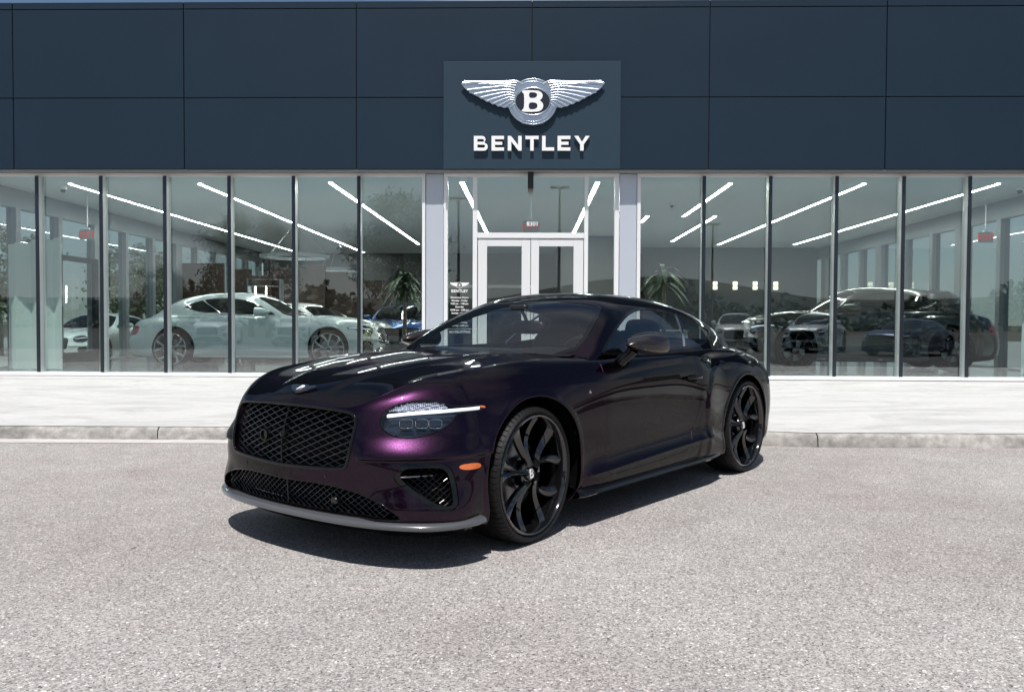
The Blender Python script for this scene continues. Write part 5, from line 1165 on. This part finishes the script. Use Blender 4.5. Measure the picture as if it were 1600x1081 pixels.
# ------------------------------------------------------------------ plants
M_PALM = pm('palm_leaf', (.055, .095, .045), .42, var=.4, vscale=4); M_TRNK = pm('palm_trunk', (.26, .20, .15), .8, var=.3, vscale=12, bump=.4, bscale=40); M_POT = pm('planter_dark', (.02, .022, .024), .4)
def palm(u, v, z0, h, label, seed, rad=.45, pot=.30, leaves=34, n=1):
    rg = np.random.default_rng(seed); t = empty('potted_palm', at(u, v, .272), -PSI, label=label, category='plant', group='potted palms in the showroom'); zz = z0-.272
    MB().lathe([(pot*.55, 0), (pot*.6, .02), (pot*.95, zz*.5), (pot, zz), (pot-.03, zz), (pot-.04, zz-.05), (0, zz-.05)], 28).build('planter', M_POT, t, smooth=30)
    pts = [(.02*math.sin(3*k), .01, zz-.05+(h-zz)*k) for k in np.linspace(0, 1, 9)]; MB().tube(pts, [.042-.012*k for k in np.linspace(0, 1, 9)], 10).build('trunk', M_TRNK, t, smooth=60)
    lf = MB()
    for i in range(leaves):
        az = rg.uniform(0, 2*math.pi); el = rg.uniform(-.5, 1.35); L_ = rad*rg.uniform(.75, 1.15); w = rg.uniform(.040, .062); base = np.array([0, 0, h+rg.uniform(-.20, .10)])
        d = np.array([math.cos(az)*math.cos(el), math.sin(az)*math.cos(el), math.sin(el)]); s_ = np.array([-math.sin(az), math.cos(az), 0]); P = []
        for k in np.linspace(0, 1, 9):
            c = base+d*L_*k+np.array([0, 0, -1.0])*(L_*.75*k**2.1); ww = w*math.sin(math.pi*min(k*.93+.07, 1))**.7; P.append([c-s_*ww+np.array([0, 0, .012]), c-s_*ww*.05, c+s_*ww+np.array([0, 0, .012])])
        lf.grid(np.array(P))
    lf.build('fronds', M_PALM, t, smooth=40, kind='stuff'); return t
palm(-2.18, 1.75, .92, 2.02-.272, 'potted palm with a pale trunk left of the entrance column', 5, rad=.50, leaves=84)
palm(2.95, 1.9, .85, 2.15-.272, 'potted palm just right of the right-hand column', 8, rad=.55, leaves=44)
M_FLW = pm('yellow_flowers', (.62, .60, .30), .6); t = empty('flower_vase', at(-2.82, 1.5, .272), 0, label='tall dark vase of yellow-green flowers beside the saloon bonnet', category='plant')
MB().lathe([(.09, 0), (.12, .2), (.07, .45), (.09, .5), (.07, .5), (.06, .3), (0, .2)], 18).build('vase', M_POT, t, smooth=40); fl_ = MB(); rg = np.random.default_rng(2)
for i in range(160):
    c = rg.normal(0, 1, 3)*[.075, .075, .13]+[0, 0, .66]; r = rg.uniform(.010, .018); V = [c+rg.normal(0, 1, 3)*r for _ in range(4)]; fl_.add(V, [(0, 1, 2), (0, 2, 3), (1, 2, 3)])
fl_.build('blooms', M_FLW, t, kind='stuff')
# trees
M_BARK = pm('bark', (.10, .075, .055), .9, var=.3, vscale=6); M_LEAF = [pm('leaf_dark', (.040, .062, .022), .7, var=.4, vscale=2), pm('leaf_mid', (.065, .090, .030), .7, var=.4, vscale=2)]
def tree_(x, y, h, label, seed, spread=.36, n=2600, trunk=.22, group='trees round the parking lot', leaf=0, base=0):
    rg = np.random.default_rng(seed); t = empty('tree', (x, y, base), 0, label=label, category='tree', group=group)
    m = MB(); m.tube([(0, 0, 0), (.05, 0, h*.2), (0, .05, h*.45), (.05, 0, h*.8)], [trunk, trunk*.8, trunk*.5, trunk*.15], 9); cl = []
    for i in range(13):
        az = rg.uniform(0, 6.28); z0 = h*rg.uniform(.25, .6); r = h*spread*rg.uniform(.4, .9); e = np.array([math.cos(az)*r, math.sin(az)*r, z0+h*rg.uniform(.12, .35)]); m.tube([(0, 0, z0), e*[.5, .5, 1]-[0, 0, (e[2]-z0)*.4], e], [trunk*.35, trunk*.2, .02], 5); cl.append(e)
    m.build('trunk', M_BARK, t, smooth=50); lf = MB(); C_ = []
    for i in range(70):
        a, b = rg.uniform(0, 6.28), rg.uniform(-1, 1); rr = math.sqrt(1-b*b)*rg.uniform(.55, 1); C_.append(np.array([math.cos(a)*rr*h*spread, math.sin(a)*rr*h*spread, h*(.62+.33*b)]))
    C_ += cl; V = []; 
    idx = rg.integers(0, len(C_), n); cs = np.array(C_)[idx]+rg.normal(0, 1, (n, 3))*h*np.array([.052, .052, .040])
    for c in cs:
        a = rg.normal(0, 1, 3); a /= np.linalg.norm(a); b = np.cross(a, rg.normal(0, 1, 3)); b /= np.linalg.norm(b); s_ = h*rg.uniform(.012, .021)*(3000/n)**.30; V += [c-a*s_, c+b*s_*.6, c+a*s_, c-b*s_*.6]
    lf.add(V, [(4*i, 4*i+1, 4*i+2, 4*i+3) for i in range(n)]); lf.build('crown', M_LEAF[leaf], t, kind='stuff'); return t
def vt(px, d): return mirror_pt((px-800)/1312.5*d, d)
for i, (px, d, top, sp, lb) in enumerate(((628, 52, 305, .34, 'tall bushy tree mirrored in the pane left of the entrance column'), (392, 66, 332, .36, 'dark tree mirrored above the saloon'), (255, 90, 420, .4, 'small tree mirrored near the left end'), (1035, 70, 430, .42, 'low spreading tree mirrored beside the right-hand column'))):
    x, y = vt(px, d); tree_(x, y, 1.2+(504-top)/1312.5*d, lb, 20+i, sp, 14000)
for i, (x, y, h, lb) in enumerate(((-17.5, 28.5, 4.6, 'tree seen through the left glass wall beside the side door'), (-21.5, 33, 4.9, 'taller tree farther out beyond the left glass wall'), (-16.5, 37, 4.4, 'tree beyond the left glass wall behind the walnut panels'), (-27, 36, 5.6, 'broad tree far beyond the left glass wall'), (-19, 42, 5.2, 'farthest tree beyond the left glass wall'))): tree_(x, y, h, lb, 40+i, .42, 2600, leaf=1)
# far wood line across the field behind the camera, seen only mirrored
wl_ = MB(); rg = np.random.default_rng(11); n = 15000; xs_ = rg.uniform(-170, 190, n); hh = 4.6+2.2*np.sin(xs_*.09)+1.6*np.sin(xs_*.31+1)+rg.normal(0, .5, n); zc = rg.uniform(0, 1, n)**.6*hh; ys_ = -118+rg.normal(0, 4, n); V = []
for x, y, z in zip(xs_, ys_, zc):
    a = rg.normal(0, 1, 3); a /= np.linalg.norm(a); b = np.cross(a, rg.normal(0, 1, 3)); b /= np.linalg.norm(b); s_ = rg.uniform(.5, 1.0); c = np.array([x, y, z]); V += [c-a*s_, c+b*s_*.7, c+a*s_, c-b*s_*.7]
wl_.add(V, [(4*i, 4*i+1, 4*i+2, 4*i+3) for i in range(n)]); wl_.build('far_woods', M_LEAF[0], kind='stuff', label='far line of woods across the field', category='woods')
hl_ = MB(); P = []
for i, x in enumerate(np.linspace(-420, 420, 60)): P.append([(x, -300, -.1), (x, -330, 10+7*math.sin(x*.011+1)+4*math.sin(x*.037)), (x, -420, 14)])
hl_.grid(np.array(P)); hl_.build('far_hills', pm('hill_scrub', (.05, .06, .05), .95, var=.3, vscale=.03), kind='structure')
for i, (px, d, lb) in enumerate(((716, 48, 'lamp post mirrored in the left sidelight'), (873, 44, 'lamp post mirrored in the right door leaf'), (1112, 60, 'lamp post mirrored right of the entrance column'), (421, 62, 'lamp post mirrored above the saloon bonnet'))):
    x, y = vt(px, d); t = empty('lamp_post', (x, y, 0), 0, label=lb, category='lamp post', group='lamp posts in the parking lot'); hp = 8.2
    MB().lathe([(.28, 0), (.28, .5), (.10, .52), (.06, hp), (0, hp)], 14).build('post', pm('lamp_post_brown', (.07, .05, .04), .5) if 'lamp_post_brown' not in MATS else MATS['lamp_post_brown'], t, smooth=30); MB().bbox(-.5, .5, -.16, .16, hp, hp+.12, .01).build('lamp_head', P_BLACKM, t)
# ------------------------------------------------------------------ cars of the showroom and the lot
class Warp:
    def __init__(s, kind): s.kind = kind; s.wheel = {'saloon': 1.0, 'offroader': 1.07, 'coupe': 1.0}[kind]
    def __call__(s, V):
        V = np.array(V, float); x, y, z = V[:, 0].copy(), V[:, 1].copy(), V[:, 2].copy()
        st = {'saloon': 1.19, 'offroader': 1.08, 'coupe': 1.0}[s.kind]
        nx = np.where(x > -.6, x, np.where(x > -2.4, -.6+(x+.6)*st, x-(1.8*(st-1))))
        if s.kind == 'saloon': nx = np.where(x > -.62, x+.30*sst(-.62, -.44, x), np.where(x > -2.4, -.62+(x+.62)*1.0236, x-.042))
        if s.kind == 'saloon':
            nx = nx-.16*sst(1.04, 1.28, z)*sst(-1.2, -2.0, x); nz = z*1.045+.10*np.clip(z-1.0, 0, 1)
        elif s.kind == 'offroader':
            zr = np.interp(-x, [2.0, 2.4, 2.78, 3.1, 3.37, 3.56], [1, 1.03, 1.30, 1.80, 2.3, 2.4]); nz = np.where((z > 1.0) & (x < -2.0), .98+(z-.98)*zr, z)
            nz = np.where(nz < .30, nz*1.12, .336+(nz-.30)*1.20)
            nx = nx-.12*sst(1.1, 1.35, z)*sst(-1.6, -2.4, x)
        else: nz = z
        return np.stack([nx, y, nz], -1)
P_SILV = paint('pale_blue_silver_paint', (.62, .69, .71), (.68, .75, .77), rough=.35, metal=.10)
P_WHT = pm('white_paint', (.72, .73, .72), .35, coat=1, coat_rough=.02); P_GRAPH = pm('black_paint', (.008, .009, .010), .25, coat=1, coat_rough=.01); P_BLUE = paint('blue_paint', (.004, .05, .20), (.01, .09, .32), rough=.35, metal=.5); P_DBLUE = paint('dark_blue_paint', (.006, .015, .04), (.02, .04, .09), rough=.35, metal=.6)
P_RIMS = pm('silver_rim', (.66, .66, .67), .25, metal=.7)
def world_dir(a): return a-PSI
saloon = make_car(False, P_SILV, 'saloon', 'pale silver-blue four-door saloon parked side-on behind the left windows, facing right', at(0, 0, .272), 0, variant=Warp('saloon'), blade=P_RIMS, glass=G_DARK, trim=P_CHROME)
x, y = (513-800)/1312.5*16.9, 16.9; saloon.location = (x, y+.95*0, .272); saloon.rotation_euler = (0, 0, -PSI+R_(1.0))
saloon.location = (x-.30, y+.9, .272)
off = make_car(False, P_GRAPH, 'offroader', 'glossy black off-roader parked side-on behind the right windows, facing left', at(0, 0, .272), 0, variant=Warp('offroader'), blade=P_BLACK, glass=G_DARK, trim=P_BLACK)
off.location = ((1215-800)/1312.5*17.9, 17.4, .272); off.rotation_euler = (0, 0, math.pi-PSI-R_(4))
def repaint(root, mats):
    for o in tree(root):
        if o.type == 'MESH' and o.data.materials and o.data.materials[0] in mats:
            nm = mats[o.data.materials[0]]; o.material_slots[0].link = 'OBJECT'; o.material_slots[0].material = nm
lowc = make_car(False, P_WHT, 'coupe', 'white two-door coupe parked outside beyond the left glass wall', (0, 0, 0), 0, blade=P_DCHROME, glass=G_DARK, trim=P_BLACK)
lowc.location = (-11.75, 22.4, 0.0); lowc.rotation_euler = (0, 0, R_(-95)); lowc['group'] = 'parked coupes'
def clone(src, x, y, z, rz, label, mats=None):
    c = copy_tree(src); c.location = (x, y, z); c.rotation_euler = (0, 0, rz); c['label'] = label
    if mats: repaint(c, mats)
    return c
clone(lowc, -4.05, 21.6, .272, R_(-20), 'white two-door coupe deep in the showroom behind the saloon bonnet')
clone(lowc, -2.98, 22.6, .272, R_(-84), 'bright blue two-door coupe deep in the showroom behind the palm', {P_WHT: P_BLUE})
off['group'] = 'off-roaders'
for src, px, d, rz, mats, lb in ((off, 1150, 37, 102, {P_GRAPH: P_WHT}, 'white off-roader in the lot, mirrored right of the doors'), (off, 1262, 35.5, 120, {P_GRAPH: P_SILV}, 'silver off-roader in the lot, mirrored left of the dark blue coupe'), (lowc, 1395, 32, 138, {P_WHT: P_DBLUE}, 'dark blue coupe in the lot, mirrored in the black off-roader\'s windows'),
                              (off, 330, 42, 80, {P_GRAPH: P_WHT}, 'white off-roader in the lot, mirrored over the saloon rear door'), (off, 455, 43, 84, {P_GRAPH: P_WHT}, 'second white off-roader in the lot, mirrored over the saloon front door')):
    x, y = vt(px, d); clone(src, x, y, 0, R_(rz), lb, mats)
HERO_YAW = .6738
hero = make_car(True, P_CAR, 'coupe', 'plum-black two-door coupe parked on the asphalt in front of the showroom entrance', (-.5722, 5.1064, 0), math.atan2(-math.cos(HERO_YAW), -math.sin(HERO_YAW)))
